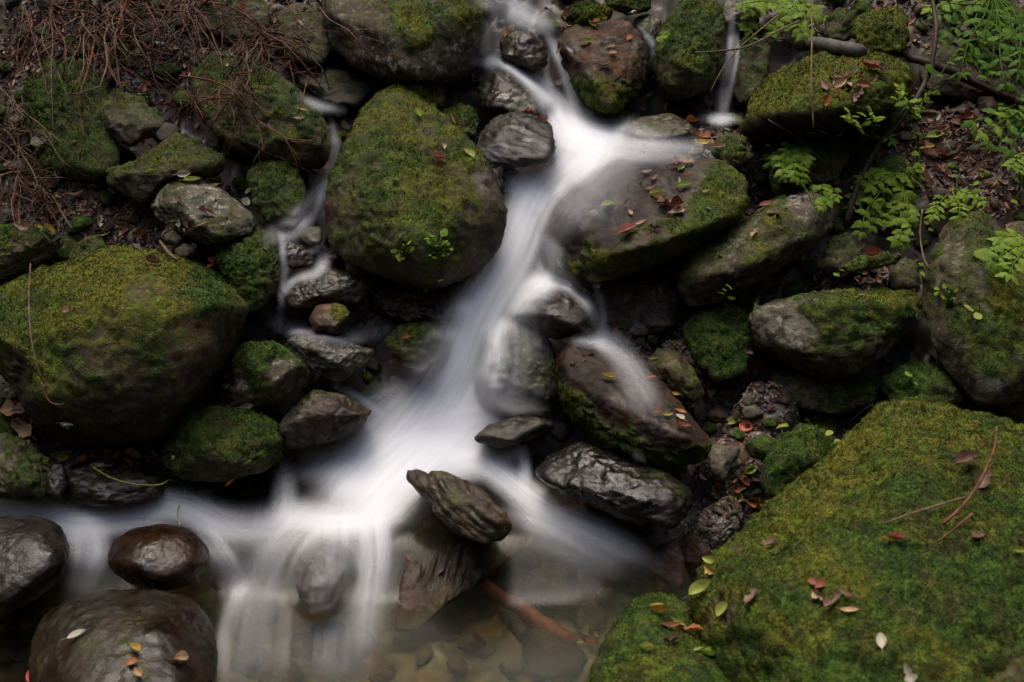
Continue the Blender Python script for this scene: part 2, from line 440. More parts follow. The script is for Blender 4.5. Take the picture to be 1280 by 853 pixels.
def rock(name, label, cat, outline, bulge=.10, up=.0, ridge=(), back=.16, moss=.5, wet=0.0, brown=.3, hue=.4,
         lichen=.3, light=.5, level=None, p=18, chops=9, amp=1.0, strata=None, tufts=True, short=None, seed=None,
         moss_up=.45, spots=(), key=None, wetline=None, group=None, sink=0.0, fine=1.0):
    ol = np.array(outline, float)
    c = ol.mean(0)
    if seed is None: seed = len(ROCKS)+1
    def ring(k): return c + (ol-c)*k
    d0 = hitS(ol[:, 0], ol[:, 1], .03)
    dc = float(d0.mean())
    # keep the silhouette's own tilt, but no more than the stone is wide
    wid = (ol.max(0)-ol.min(0)).mean()/640*TH*dc
    d0 = dc + np.clip(d0-dc, -wid*.55, wid*.55) - up
    P = [pt(ol[:, 0], ol[:, 1], d0)]
    rs_ = np.random.default_rng(seed+500)
    for k, o in (((.8, .55), (.5, .9), (0.05, 1.0)) if p <= 12 else ((.70, .85), (.30, 1.0))):
        q = ring(k); dd = dc - up + (d0-(dc-up))*k
        if p > 12:
            pick = np.arange(int(rs_.integers(0, 3)), len(ol), 3 if k > .5 else 5)
            q = q[pick]; dd = dd[pick]; o = o*rs_.uniform(.65, 1.2, len(pick))
        P.append(pt(q[:, 0], q[:, 1], dd - bulge*o*(1 if not len(ridge) else .35)))
    for k, o in ((.9, .5), (.6, 1.0)):
        q = ring(k); dd = dc - up + (d0-(dc-up))*k
        P.append(pt(q[:, 0], q[:, 1], dd + back*o))
    if len(ridge):
        rg = np.array(ridge, float)
        # offset of ridge points from the tilted outline sheet
        A = np.c_[ol, np.ones(len(ol))]; co, *_ = np.linalg.lstsq(A, d0, rcond=None)
        dd = np.c_[rg[:, :2], np.ones(len(rg))] @ co - rg[:, 2]
        P.append(pt(rg[:, 0], rg[:, 1], dd))
    P = np.concatenate(P)
    span = (ol.max(0)-ol.min(0)).max()*.8
    if level is None:
        level = 7 if span > 290 else 6 if span > 85 else 5 if span > 34 else 4
    X, F, size = body(P, level, p, chops, seed, amp, strata, fine)
    # the stone grows about its own centre until it is as wide and as tall as measured
    cc = X.mean(0); sx, sy, _ = project(X)
    kx = (ol[:, 0].max()-ol[:, 0].min())/(sx.max()-sx.min()); ky = (ol[:, 1].max()-ol[:, 1].min())/(sy.max()-sy.min())
    Y_ = X-cc; a = Y_ @ RGT; b = Y_ @ UPV; f_ = Y_ @ FWD
    X = cc + (a*kx)[:, None]*RGT + (b*ky)[:, None]*UPV + (f_*min(kx, ky))[:, None]*FWD
    sx, sy, _ = project(X)
    mx = (ol[:, 0].max()+ol[:, 0].min()-sx.max()-sx.min())/2; my = (ol[:, 1].max()+ol[:, 1].min()-sy.max()-sy.min())/2
    X = X + RGT*(mx/640*TH*dc) - UPV*(my/640*TH*dc)
    sx, sy, _ = project(X)
    cx_, cy_ = c
    th = np.arctan2(sy-cy_, sx-cx_); rr = np.hypot(sx-cx_, sy-cy_)
    nb = 64; bi = ((th+math.pi)/(2*math.pi)*nb).astype(int) % nb
    act = np.zeros(nb); np.maximum.at(act, bi, rr)
    ang = -math.pi+(np.arange(nb)+.5)/nb*2*math.pi
    tgt = np.zeros(nb)
    for i_, a_ in enumerate(ang):
        dx, dy = math.cos(a_), math.sin(a_)
        for q in range(len(ol)):
            x1, y1 = ol[q]-c; x2, y2 = ol[(q+1) % len(ol)]-c
            den = dx*(y2-y1)-dy*(x2-x1)
            if abs(den) < 1e-9: continue
            t_ = (x1*(y2-y1)-y1*(x2-x1))/den; u_ = (x1*dy-y1*dx)/den
            if t_ > 0 and -1e-6 <= u_ <= 1+1e-6: tgt[i_] = max(tgt[i_], t_)
    ok = (act > 0) & (tgt > 0)
    ratio = np.where(ok, tgt/np.maximum(act, 1e-6), 1.0).clip(.6, 1.5)
    ratio = (np.roll(ratio, 1)+2*ratio+np.roll(ratio, -1))/4
    fr_ = (th+math.pi)/(2*math.pi)*nb-.5; i0 = np.floor(fr_).astype(int); f2 = fr_-i0
    rv = ratio[i0 % nb]*(1-f2)+ratio[(i0+1) % nb]*f2
    rv = 1+(rv-1)*sstep(rr/np.maximum(act[bi], 1e-6), .1, .8)
    Y_ = X-cc; a = Y_ @ RGT; b = Y_ @ UPV; f_ = Y_ @ FWD
    X = cc + (a*rv)[:, None]*RGT + (b*rv)[:, None]*UPV + f_[:, None]*FWD
    N = vnormals(X, F)
    X = X + N*(min(.006, .006*size)*np.clip(fbm(X*22+seed, 4, .65), -1, 1))[:, None]
    N = vnormals(X, F)
    mm = moss*1.5 - .30 + (N[:, 2]-.25)*moss_up + .30*fbm(X*5+seed, 3) + .12*fbm(X*22+seed, 2)
    if moss <= 0: mm[:] = 0
    dW = np.zeros(len(X)); dB = np.zeros(len(X)); dL = np.zeros(len(X)); dH = np.zeros(len(X))
    spx, spy, _ = project(X); fn_ = fbm(X*13+3, 3)
    facing = (N @ -FWD) > -.3
    for sp_ in spots:
        x_, y_, r_s = sp_[:3]; vals = (list(sp_[3:])+[0]*5)[:5]
        g_ = (1-sstep(np.hypot(spx-x_, spy-y_)/r_s + .55*fn_, .3, 1.35))*facing
        mm = mm+vals[0]*g_; dW += vals[1]*g_; dB += vals[2]*g_; dL += vals[3]*g_; dH += vals[4]*g_
    mm = np.clip(mm, 0, 1)
    mw = sstep(mm, .4, .6)
    X = X + N*(mw*(.0045 + .0045*fbm(X*75, 2, .7) + .007*fbm(X*26+4, 2) + (.006 if moss > .85 else .002)*(1-2*np.abs(pnoise(X*17+8)))))[:, None]
    org = X.mean(0); org[2] = X[:, 2].min()
    o = mesh_obj(name, X-org, F, M['rock'])
    o.location = org
    wv = np.full(len(X), float(wet)) + dW
    if wetline is not None:
        wv = np.maximum(wv, 1-sstep(X[:, 2], wetline, wetline+.07))
        mm = np.where(X[:, 2] < wetline+.03*fbm(X*12, 2)+.02, mm*.3, mm)
    col_attr(o.data, 'mask', np.c_[mm, np.clip(wv+.25*fbm(X*9+5, 2)*(wv > .05), 0, 1), np.clip(brown+dB+.35*fbm(X*4+9, 2), 0, 1)])
    col_attr(o.data, 'tone', np.c_[np.clip(hue+dH, 0, 1.3), np.full(len(X), lichen), np.clip(light+dL, 0, 1.3)])
    tag(o, label, cat, group)
    key = key or 'r%d' % len(ROCKS)
    px, py, _ = project(X)
    ROCKS[key] = dict(o=o, X=X, F=F, short=short or label, bvh=BVHTree.FromPolygons([Vector(v) for v in X], F.tolist()) if level < 6 else None,
                      box=(px.min(), py.min(), px.max(), py.max()))
    if level >= 6:
        bm_ = bmesh.new(); bm_.from_mesh(o.data); bmesh.ops.translate(bm_, verts=bm_.verts, vec=Vector(org))
        ROCKS[key]['bvh'] = BVHTree.FromBMesh(bm_); bm_.free()
    if tufts and moss > .25:
        fn = np.cross(X[F[:, 1]]-X[F[:, 0]], X[F[:, 2]]-X[F[:, 0]]); ar = np.linalg.norm(fn, axis=1); fn /= ar[:, None]+1e-12
        cen = X[F].mean(1)
        vd = cen-CAMP; dist = np.linalg.norm(vd, axis=1); vd /= dist[:, None]
        face_in = (fn*vd).sum(1) < .25
        fpx, fpy, _ = project(cen)
        inside = (fpx > -40) & (fpx < 1320) & (fpy > -40) & (fpy < 893)
        wgt = ar/2*sstep(mm[F].mean(1)+.5*fbm(cen*22+2, 3), .5, .95)*face_in*inside/dist**2
        pxa = (wgt.sum())*(512/TH)**2
        n = int(min(60000, pxa/(2.2 if moss > .85 else 3.4)))
        if n > 60:
            idx = rng.choice(len(F), n, p=wgt/wgt.sum())
            bc = rng.dirichlet((1, 1, 1), n)
            b0 = (X[F[idx]]*bc[..., None]).sum(1)
            nn = fn[idx]
            dirv = nn + rng.normal(size=(n, 3))*.55 + np.array([0, 0, .25]); dirv /= np.linalg.norm(dirv, axis=1)[:, None]
            side = np.cross(dirv, rng.normal(size=(n, 3))); side /= np.linalg.norm(side, axis=1)[:, None]
            dd = dist[idx]/3.0
            ht = rng.uniform(.0025, .0075, n)*dd; wd = rng.uniform(.0010, .0022, n)*dd
            T = np.stack([b0-nn*.001-side*wd[:, None], b0-nn*.001+side*wd[:, None], b0+dirv*ht[:, None]], 1).reshape(-1, 3)
            mo = mesh_obj('moss', T-org, np.arange(3*n).reshape(-1, 3), M['moss'], o, smooth=False); mo['kind'] = 'stuff'
            rn = np.repeat(rng.random(n), 3)
            hv = np.repeat(np.clip(hue+dH, 0, 1.3)[F[idx, 0]], 3); col_attr(mo.data, 'tone', np.c_[hv, rn, np.zeros(3*n)])
    return o

def cast(px, py, ignore=(), only=None):
    """nearest stone or ground along one sight line -> (depth, point, normal, key)"""
    d = Vector(rays(px, py)); L = d.length; dn = d/L
    best = None
    for k, r in ROCKS.items():
        if k in ignore or (only and k not in only): continue
        x0, y0, x1, y1 = r['box']
        if not (x0-2 < px < x1+2 and y0-2 < py < y1+2): continue
        loc, nor, i, dist = r['bvh'].ray_cast(Vector(CAMP), dn)
        if loc is not None and (best is None or dist < best[0]): best = (dist, loc, nor, k)
    if best is None: return None
    return best[0]/L, np.array(best[1]), np.array(best[2]), best[3]

#STRUCTURE
# ------------------------------------------------------------------ the ground (one sheet)
LITTER = [  # centre px, py, radius px, where soil and litter come up to the surface
    (1200, 190, 110), (200, 270, 90), (60, 240, 90), (60, 120, 80), (120, 575, 60), (930, 560, 55), (910, 170, 60), (20, 500, 40), (300, 20, 120), (120, 20, 120),
    (1080, 355, 60), (960, 500, 50), (900, 640, 40), (1180, 20, 90), (850, 440, 40), (780, 400, 40)]
def ground():
    xs = np.concatenate([np.linspace(-22, -2.8, 28)[:-1], np.arange(-2.8, 2.8, .013), np.linspace(2.8, 22, 28)])
    ys = np.concatenate([np.linspace(-18, 1.2, 26)[:-1], np.arange(1.2, 5.4, .013), np.linspace(5.4, 26, 26)])
    X, Y = np.meshgrid(xs, ys)
    Z = S(X, Y)
    near = (np.abs(X) < 3.0) & (Y > 1) & (Y < 5.6)
    P = np.c_[X.ravel(), Y.ravel(), Z.ravel()]
    px, py, d = project(P)
    lit = np.zeros(len(P))
    for a, b_, r_ in LITTER: lit = np.maximum(lit, 1-sstep(np.hypot(px-a, (py-b_)*1.3), r_*.6, r_*1.25))
    lit = np.where(d > 0, lit, 0)
    low = -.13*(1-lit) - .02
    pool = 1-sstep(P[:, 1], 2.0, 2.3)
    low = np.where(pool > 0, low*(1-pool) - .12*pool, low)
    n = .05*fbm(P*np.array([3, 3, 1.0]), 3) + .022*ridged(P*np.array([9, 9, 2.0]), 2)*(.3+.7*(1-lit)) + .009*fbm(P*np.array([34, 34, 20.]), 3, .6)
    n = np.where(near.ravel(), n, .5*fbm(P*.6, 3)*(1-np.exp(-(np.abs(P[:, 0])-2.9).clip(0)-(P[:, 1]-5.4).clip(0)-(1-P[:, 1]).clip(0))))
    P[:, 2] += low + n
    ny, nx = X.shape
    i = np.arange(nx*ny).reshape(ny, nx)
    F = np.c_[i[:-1, :-1].ravel(), i[:-1, 1:].ravel(), i[1:, 1:].ravel(), i[1:, :-1].ravel()]
    o = mesh_obj('ground', P, F, M['ground'])
    tag(o, kind='structure')
    bm_ = bmesh.new(); bm_.from_mesh(o.data)
    ROCKS['ground'] = dict(o=o, short='bare ground', bvh=BVHTree.FromBMesh(bm_), box=(-1e5, -1e5, 1e5, 1e5)); bm_.free()
ground()

#ROCKS_BEGIN
exec_rocks = True
B, K, T_ = 'boulder', 'rock', 'stone'
# ---- the stones of the centre
rock('boulder', 'big egg-shaped mossy boulder between the left trickle and the main fall', 'boulder',
     [(478,112),(500,104),(522,113),(548,136),(584,172),(620,215),(635,262),(632,300),(606,335),(567,357),(536,364),(480,350),(432,330),(408,302),(404,268),(412,224),(428,184),(450,142)],
     bulge=.20, up=.10, back=.25, ridge=[(500,150,.10),(560,220,.17),(600,270,.12),(520,290,.24),(460,270,.18),(450,190,.12)], moss=0.5, wet=.15, hue=.42, brown=.5, p=10, chops=9, key='egg', spots=[(500,145,55,0,0,0,0,.35),(575,235,45,.1,0,0,0,.3),(618,225,26,-.8,.5,.4,-.1,0),(545,205,34,-.2,0,.3,0,0),(440,310,60,.1,0,0,0,-.25),(470,180,30,0,0,0,0,-.2),(410,265,16,-.8,.3,.9,.3,0)], short='big egg-shaped mossy boulder', light=0.42)
rock('boulder', 'wide moss-streaked boulder at the top edge, left of where the water enters', 'boulder',
     [(405,-70),(560,-90),(615,-30),(622,12),(606,60),(590,92),(560,108),(480,104),(440,86),(412,62),(400,10)],
     bulge=.15, up=.05, back=.35, ridge=[(418,25,.18),(500,52,.27),(572,46,.25),(614,24,.12),(500,94,.18),(560,94,.16)], moss=0.36, wet=.1, hue=.42, lichen=.8, key='topc', spots=[(590,5,40,.3,0,0,0,.3),(520,48,40,.3,0,0,0,.2),(470,82,60,-.6,0,.1,.3,0),(555,82,34,-.5,0,0,.25,0),(440,20,40,-.2,0,0,.1,0)], short='wide boulder at the top edge', light=0.42)
rock('rock', 'small bright moss lump wedged under the wide top boulder', 'rock',
     [(496,108),(508,98),(530,96),(548,103),(554,118),(548,132),(522,130),(503,122)], bulge=.05, up=.06, back=.08, moss=.9, hue=.7, key='lump', short='small bright moss lump')
rock('rock', 'dark olive stone tucked behind the right shoulder of the egg-shaped boulder', 'rock',
     [(553,142),(572,132),(590,137),(597,155),(592,176),(572,172)], bulge=.05, up=.02, back=.08, moss=.6, hue=.25, key='olive')
rock('rock', 'dark grey wrinkled wet rock beside the upper pool', 'rock',
     [(593,186),(600,165),(618,146),(643,139),(672,141),(690,156),(695,188),(684,204),(645,210),(608,206)], bulge=.09, up=.06, back=.12,
     moss=0, wet=0.65, brown=.1, light=0.28, lichen=.1, strata=(.3,.2,1), amp=1.3, key='grey1', short='dark grey wrinkled wet rock')
rock('rock', 'brown rock splitting the water into two falls near the top', 'rock',
     [(624,52),(640,38),(665,40),(684,58),(685,82),(668,92),(640,80),(626,68)], bulge=.06, up=.03, back=.1, moss=.15, wet=.8, brown=.7, light=.45, amp=1.4, key='split')
rock('rock', 'dark rounded rock behind the first bright fall, above the grey wet rock', 'rock',
     [(592,98),(612,82),(640,86),(664,106),(684,132),(676,146),(640,146),(602,140)], bulge=.06, up=.0, back=.12, moss=.2, wet=.9, brown=.6, light=.45, key='behind')
rock('boulder', 'flat brown-topped boulder with mossy front right of the upper falls', 'boulder',
     [(696,50),(712,32),(750,22),(786,26),(806,48),(812,72),(806,98),(792,122),(766,142),(738,134),(716,104),(702,76)],
     bulge=.08, up=.06, back=.16, ridge=[(720,45,.03),(745,92,.13),(790,88,.11),(760,125,.12),(800,60,.06)], moss=.42, wet=0.15, brown=.65, moss_up=-.5, hue=.3, light=0.38, key='flat', spots=[(750,55,55,-.7,0,.2,.2,0),(762,112,34,.5,0,0,0,.1),(738,100,24,.4,0,0,0,0),(706,70,20,-.6,.6,.4,-.1,0)], short='flat brown-topped boulder', p=22)
rock('boulder', 'tall mossy boulder left of the thin right-hand fall', 'boulder',
     [(820,48),(846,8),(872,-12),(898,4),(908,40),(906,80),(896,104),(870,122),(838,129),(822,112),(816,80)],
     bulge=.10, up=.06, back=.18, ridge=[(870,40,.10),(840,95,.12),(880,90,.12)], moss=0.52, wet=.1, hue=.38, key='tall', short='tall mossy boulder')
rock('rock', 'low green moss mound at the top, between the falls and the leaf pile', 'rock',
     [(700,22),(716,8),(745,4),(764,14),(758,28),(722,30)], bulge=.04, up=.04, back=.1, moss=.9, hue=.5, key='mound')
rock('rock', 'brown mossy stone at the very top between two small stones', 'rock', [(756,-14),(790,-20),(812,-6),(812,14),(784,20),(760,10)], bulge=.05, up=.0, back=.1, moss=.5, brown=.7, key='topm')
rock('boulder', 'yellow-green mossed boulder with a leaf heap on its top, upper right', 'boulder',
     [(925,160),(938,122),(962,94),(1000,78),(1040,62),(1090,58),(1124,70),(1140,92),(1140,122),(1112,148),(1060,164),(1010,176),(960,184),(934,180)],
     bulge=.08, up=.08, back=.25, ridge=[(940,142,.12),(990,140,.25),(1040,130,.27),(1110,126,.20),(1060,80,.03),(960,175,.04)], moss=0.62, hue=.62, brown=.4, light=.35, moss_up=.8, key='leafy', spots=[(1000,110,60,.2,0,0,0,.2),(1000,165,50,-.6,0,0,-.2,0),(945,130,20,.1,0,0,0,.1)], short='yellow-green mossed boulder')
rock('rock', 'small moss-capped block on top of the leafy mossed boulder', 'rock',
     [(1072,24),(1086,13),(1110,10),(1130,16),(1135,40),(1132,64),(1102,64),(1076,56),(1066,42)], bulge=.05, up=.06, back=.1, ridge=[(1085,32,.05),(1128,34,.05)], moss=.85, hue=.62, key='block', short='small moss-capped block')
rock('boulder', 'wide slab, wet brown above and mossy along its front, right of the chute', 'boulder',
     [(700,250),(730,214),(780,194),(850,190),(905,200),(930,222),(934,250),(924,280),(880,302),(840,322),(790,342),(745,352),(712,344),(690,322),(686,300),(690,272)],
     bulge=.05, up=.09, back=.22, ridge=[(698,304,.10),(760,322,.17),(820,306,.19),(880,286,.16),(926,262,.09),(800,205,.0),(735,222,.01)], moss=0.42, wet=0.3, hue=.38, brown=.75, moss_up=.1, light=0.26, p=24, chops=3, amp=.35, key='slab', spots=[(735,240,85,-1.2,.1,.5,-.25,0),(800,215,70,-1.0,.0,.5,-.2,0),(860,250,70,-.1,0,.1,.1,.1),(850,300,80,.4,0,0,0,0),(740,318,50,.6,0,0,0,.2),(905,240,40,.4,0,0,0,0)], short='wide slab right of the chute')
rock('boulder', 'long olive rock with a pale crest, sloping beside the fern-like plant', 'boulder',
     [(842,352),(862,318),(900,290),(940,268),(975,248),(1022,230),(1042,240),(1053,262),(1040,290),(1002,322),(962,346),(918,374),(872,388),(846,374)],
     bulge=.07, up=.03, back=.2, ridge=[(950,278,.11),(1028,246,.10),(1004,298,.14),(930,335,.15),(868,350,.11)], moss=.42, hue=.5, lichen=.7, light=0.42, key='long', spots=[(1005,250,26,-.7,0,-.2,.35,0),(950,305,30,-.1,0,0,0,.3),(900,345,40,-.4,0,.2,-.1,0)], short='long olive rock with pale crest')
rock('boulder', 'broad rock with a grey left face and moss along its flat top, mid right', 'boulder',
     [(932,402),(945,380),(990,368),(1060,362),(1138,362),(1154,378),(1148,408),(1112,440),(1078,468),(1032,476),(984,460),(946,436)],
     bulge=.07, up=.05, back=.18, ridge=[(948,388,.10),(1040,382,.17),(1142,378,.12),(1000,450,.10),(1080,445,.10)], moss=.40, hue=.42, lichen=.5, light=0.42, key='broad', spots=[(975,412,44,-.9,0,-.2,.35,0),(1120,372,34,.6,0,0,0,.3),(1070,430,50,-.1,0,.4,-.1,0)], short='broad rock mid right')
rock('boulder', 'large olive boulder cut off by the right edge, behind the round-leaved seedlings', 'boulder',
     [(1154,340),(1166,298),(1192,272),(1232,264),(1262,296),(1300,320),(1360,350),(1370,440),(1330,490),(1272,504),(1218,508),(1190,474),(1166,428),(1152,384)],
     bulge=.10, up=.06, back=.25, ridge=[(1236,282,.10),(1190,330,.16),(1200,410,.18),(1290,420,.24),(1240,480,.12)], moss=0.42, hue=.32, lichen=.6, key='rightb', spots=[(1195,320,30,-.2,0,0,.2,.1),(1230,490,24,-.9,0,-.2,.4,0),(1270,380,30,.3,0,0,0,.3)], short='large olive boulder at right edge')
rock('rock', 'thin flat ledge stone holding fallen leaves under the fern-like plant', 'rock',
     [(1052,334),(1072,322),(1106,316),(1127,320),(1122,330),(1090,338),(1062,342)], bulge=.02, up=.10, back=.10, moss=.45, hue=.35, key='ledge', short='thin flat ledge stone')
rock('rock', 'dark stone under the thin ledge stone', 'rock', [(1020,335),(1040,296),(1062,292),(1078,318),(1070,345),(1040,352)], bulge=.05, up=-.02, back=.1, moss=.35, hue=.3, key='under')
rock('rock', 'grey stone standing in the gap beneath the ledge, beside the broad rock', 'rock', [(1108,362),(1112,338),(1130,322),(1148,332),(1150,360)], bulge=.04, up=-.02, back=.1, moss=.3, hue=.35, lichen=.5, key='gapst')
rock('rock', 'dark mossy rock behind the crest of the huge foreground boulder', 'rock',
     [(1100,480),(1124,458),(1160,454),(1192,472),(1206,500),(1170,522),(1116,510)], bulge=.06, up=.0, back=.15, moss=.6, hue=.15, key='backm')
rock('rock', 'dark green moss rock left of the huge foreground boulder', 'rock',
     [(952,604),(956,576),(976,546),(1008,532),(1038,544),(1050,562),(1016,592),(980,622),(960,624)], bulge=.07, up=.10, back=.15, moss=.7, hue=.15, key='dgreen', short='dark green moss rock')
rock('boulder', 'huge bright mossy boulder filling the lower right corner', 'boulder',
     [(862,750),(874,712),(920,662),(985,612),(1050,566),(1092,514),(1134,497),(1200,512),(1280,530),(1420,570),(1520,700),(1500,880),(1320,980),(1080,960),(940,880),(886,810)],
     bulge=.16, up=.45, back=.45, ridge=[(1130,530,.05),(1000,660,.12),(1100,640,.20),(1250,620,.20),(930,760,.14),(1080,780,.30),(1230,760,.32),(1320,860,.24),(1000,860,.18)],
     moss=.92, hue=.46, brown=.5, light=.35, p=14, chops=5, key='huge', spots=[(1060,550,80,0,0,0,0,.25),(990,625,70,0,0,0,0,.2),(1150,660,120,0,0,0,0,-.1),(925,690,16,-1,0,.5,.1,0),(904,765,26,-1,.2,.5,.1,0),(1235,740,110,0,0,0,0,-.3),(1180,540,40,0,0,0,0,.2)], short='huge bright mossy boulder', level=7)
rock('boulder', 'smaller mossy boulder at the bottom edge, against the huge one', 'boulder',
     [(732,880),(742,832),(762,792),(790,756),(818,742),(850,752),(884,792),(930,832),(970,900),(920,960),(760,950)],
     bulge=.12, up=.38, back=.3, ridge=[(820,775,.06),(790,830,.12),(880,840,.12),(850,900,.16)], moss=0.64, hue=.28, key='bottom', short='smaller mossy boulder at the bottom edge')
rock('rock', 'bare brown stone in the bottom right corner', 'rock', [(1222,880),(1240,820),(1276,786),(1330,790),(1340,890)], bulge=.06, up=.62, back=.15, moss=.3, brown=.8, light=.4, key='corner')
# ---- left bank
rock('boulder', 'big yellow-mossed boulder with a dark overhanging front at the left edge', 'boulder',
     [(-30,400),(0,362),(40,340),(90,326),(126,310),(180,312),(238,324),(290,348),(312,378),(306,420),(288,468),(252,508),(216,544),(150,556),(80,562),(44,530),(18,478),(-20,450)],
     bulge=.12, up=.14, back=.3, ridge=[(15,398,.20),(110,384,.28),(200,390,.30),(292,374,.18),(120,480,.20),(210,470,.20),(70,520,.12)], moss=0.46, hue=.55, brown=.5, lichen=.4, light=0.38, moss_up=.75, key='leftb', spots=[(170,335,70,.1,0,0,0,.45),(60,365,60,.1,0,0,0,.2),(262,358,40,.4,0,0,0,-.25),(175,368,26,-.6,0,0,.3,0),(240,420,50,-.35,0,.5,.0,-.2),(150,450,60,-.2,0,.2,-.1,-.2),(130,400,40,0,0,0,0,.3)], short='big yellow-mossed boulder at left')
rock('rock', 'green moss rock squeezed behind the right shoulder of the big left boulder', 'rock',
     [(268,326),(286,300),(318,288),(340,294),(353,318),(350,352),(334,382),(312,396),(296,360)], bulge=.07, up=.09, back=.15, moss=0.62, hue=.25, key='gm', short='green moss rock behind the left boulder')
rock('rock', 'angular grey rock with a pale flat face on the left bank', 'rock',
     [(186,264),(200,236),(222,220),(250,220),(266,228),(300,252),(324,276),(312,302),(272,312),(236,296),(206,282)],
     bulge=.05, up=.10, back=.12, ridge=[(220,262,.12),(262,236,.08),(258,292,.13),(306,266,.05)], moss=.28, hue=.45, light=0.7, lichen=.8, brown=.2, p=26, key='ang', spots=[(255,245,30,-.6,0,-.2,.2,0),(290,280,24,.3,0,0,0,0)], short='angular grey rock on the left bank')
rock('rock', 'olive wedge rock leaning above the angular grey rock', 'rock',
     [(128,214),(166,206),(192,184),(216,166),(250,176),(284,200),(276,226),(248,218),(214,222),(204,244),(176,256),(138,238)],
     bulge=.04, up=.05, back=.12, ridge=[(150,218,.09),(215,212,.11),(268,206,.09)], moss=0.36, hue=.5, light=0.45, brown=.35, p=24, key='wedge', short='olive wedge rock')
rock('rock', 'grey tilted slab under the bramble on the left bank', 'rock',
     [(124,128),(146,112),(176,124),(207,150),(194,172),(162,186),(132,164)], bulge=.04, up=.04, back=.1, moss=.35, hue=.35, light=0.55, lichen=.5, p=24, ridge=[(134,148,.07),(172,134,.06),(198,160,.07)], key='tilt', short='grey tilted slab')
rock('boulder', 'dark mossy boulder right of the tilted slab, under the bramble twigs', 'boulder',
     [(236,96),(266,66),(316,72),(366,104),(406,144),(419,184),(402,214),(346,208),(292,190),(248,150)], bulge=.09, up=.06, back=.2,
     ridge=[(262,96,.10),(345,128,.14),(400,168,.12),(330,185,.08)], moss=0.42, hue=.32, brown=.5, light=.4, key='dark', short='dark mossy boulder under bramble')
rock('rock', 'dark mossy rock left of the thin trickle', 'rock', [(308,222),(336,192),(370,204),(384,240),(370,276),(338,282),(318,262)], bulge=.07, up=.05, back=.12, moss=0.52, hue=.18, key='dml', short='dark mossy rock left of trickle')
rock('rock', 'greyish rock at the top among red-brown twigs', 'rock', [(340,18),(372,2),(412,18),(424,58),(400,84),(360,76),(344,50)], bulge=.06, up=-.02, back=.12, moss=.3, brown=.4, hue=.35, lichen=.5, key='gtop')
rock('rock', 'half-buried grey rock at the top edge under the twigs', 'rock', [(236,14),(262,-10),(318,-12),(344,10),(330,44),(282,50),(248,36)], bulge=.05, up=-.04, back=.12, moss=.25, light=.6, lichen=.4, key='gt2')
rock('rock', 'dark rock in the hollow left of the wide top boulder', 'rock', [(366,86),(400,80),(436,90),(470,112),(446,136),(404,128),(376,110)], bulge=.04, up=-.08, back=.12, moss=.25, brown=.5, wet=.4, key='hollow')
rock('boulder', 'shadowy moss-covered boulder behind hanging twigs at far left', 'boulder', [(30,110),(56,76),(100,74),(132,108),(146,160),(150,205),(112,228),(60,216),(34,170)], bulge=.08, up=.02, back=.18, moss=0.54, hue=.2, key='shad', short='shadowy moss boulder at far left')
rock('rock', 'low rounded rock cut off by the left edge above the big boulder', 'rock', [(-40,300),(-10,282),(40,280),(76,292),(82,306),(54,330),(10,348),(-40,350)], bulge=.06, up=.07, back=.15, moss=.45, hue=.3, key='lowl', short='low rounded rock at left edge')
rock('rock', 'small flat stone in the litter between twigs at left', 'rock', [(84,330),(96,306),(120,296),(142,312),(130,326)], bulge=.03, up=.02, back=.06, moss=.4, hue=.4, key='sf1')
rock('rock', 'round olive pebble beside the angular grey rock', 'stone', [(200,296),(210,281),(225,282),(233,296),(224,308),(206,306)], bulge=.03, up=.06, back=.05, moss=.3, hue=.4, light=.6, key='sf2')
rock('rock', 'oval olive stone in the litter above the big left boulder', 'stone', [(218,312),(230,304),(244,308),(246,318),(232,323),(220,320)], bulge=.025, up=.08, back=.05, moss=.3, hue=.4, light=.7, key='sf3')
# ---- between
rock('rock', 'wet slab with a shiny top right of the green moss rock, in the trickle', 'rock',
     [(350,374),(372,348),(412,334),(442,342),(462,360),(448,380),(402,387),(360,388)], bulge=.05, up=.05, back=.12, ridge=[(380,356,.05),(440,350,.05),(400,368,.06)], moss=.15, wet=.85, brown=.35, light=.5, p=22, key='ws', short='wet slab in the trickle')
rock('rock', 'small dark red-brown rock parting the trickle', 'rock', [(342,312),(356,299),(378,304),(396,318),(392,334),(366,337),(350,330)], bulge=.04, up=.05, back=.08, moss=0, wet=.8, brown=.9, light=.35, key='drb')
rock('rock', 'little grey rock at the foot of the trickle against the egg-shaped boulder', 'rock', [(372,292),(384,283),(401,284),(403,302),(392,313),(378,306)], bulge=.03, up=.05, back=.06, moss=.1, wet=.6, light=.6, key='lg')
rock('rock', 'reddish block with pale green lichen below the wet slab', 'rock', [(386,398),(396,381),(422,378),(438,390),(434,410),(420,421),(392,415)], bulge=.04, up=.08, back=.07, ridge=[(392,403,.03),(420,405,.05),(434,395,.03)], moss=.0, wet=.3, brown=1.0, light=.95, lichen=.3, p=26, key='red', spots=[(425,388,11,1.5,0,0,0,.8)], short='reddish block with green lichen')
rock('rock', 'shiny blue-grey flat rock left of the fall, beside a brown wet rock', 'rock', [(354,430),(368,418),(426,424),(470,438),(462,454),(444,466),(420,483),(392,464),(364,446)], bulge=.04, up=.07, back=.10, ridge=[(400,440,.045),(440,440,.04),(420,462,.05)], moss=0, wet=.75, brown=.0, light=.9, lichen=.2, p=22, key='blue', short='shiny blue-grey flat rock')
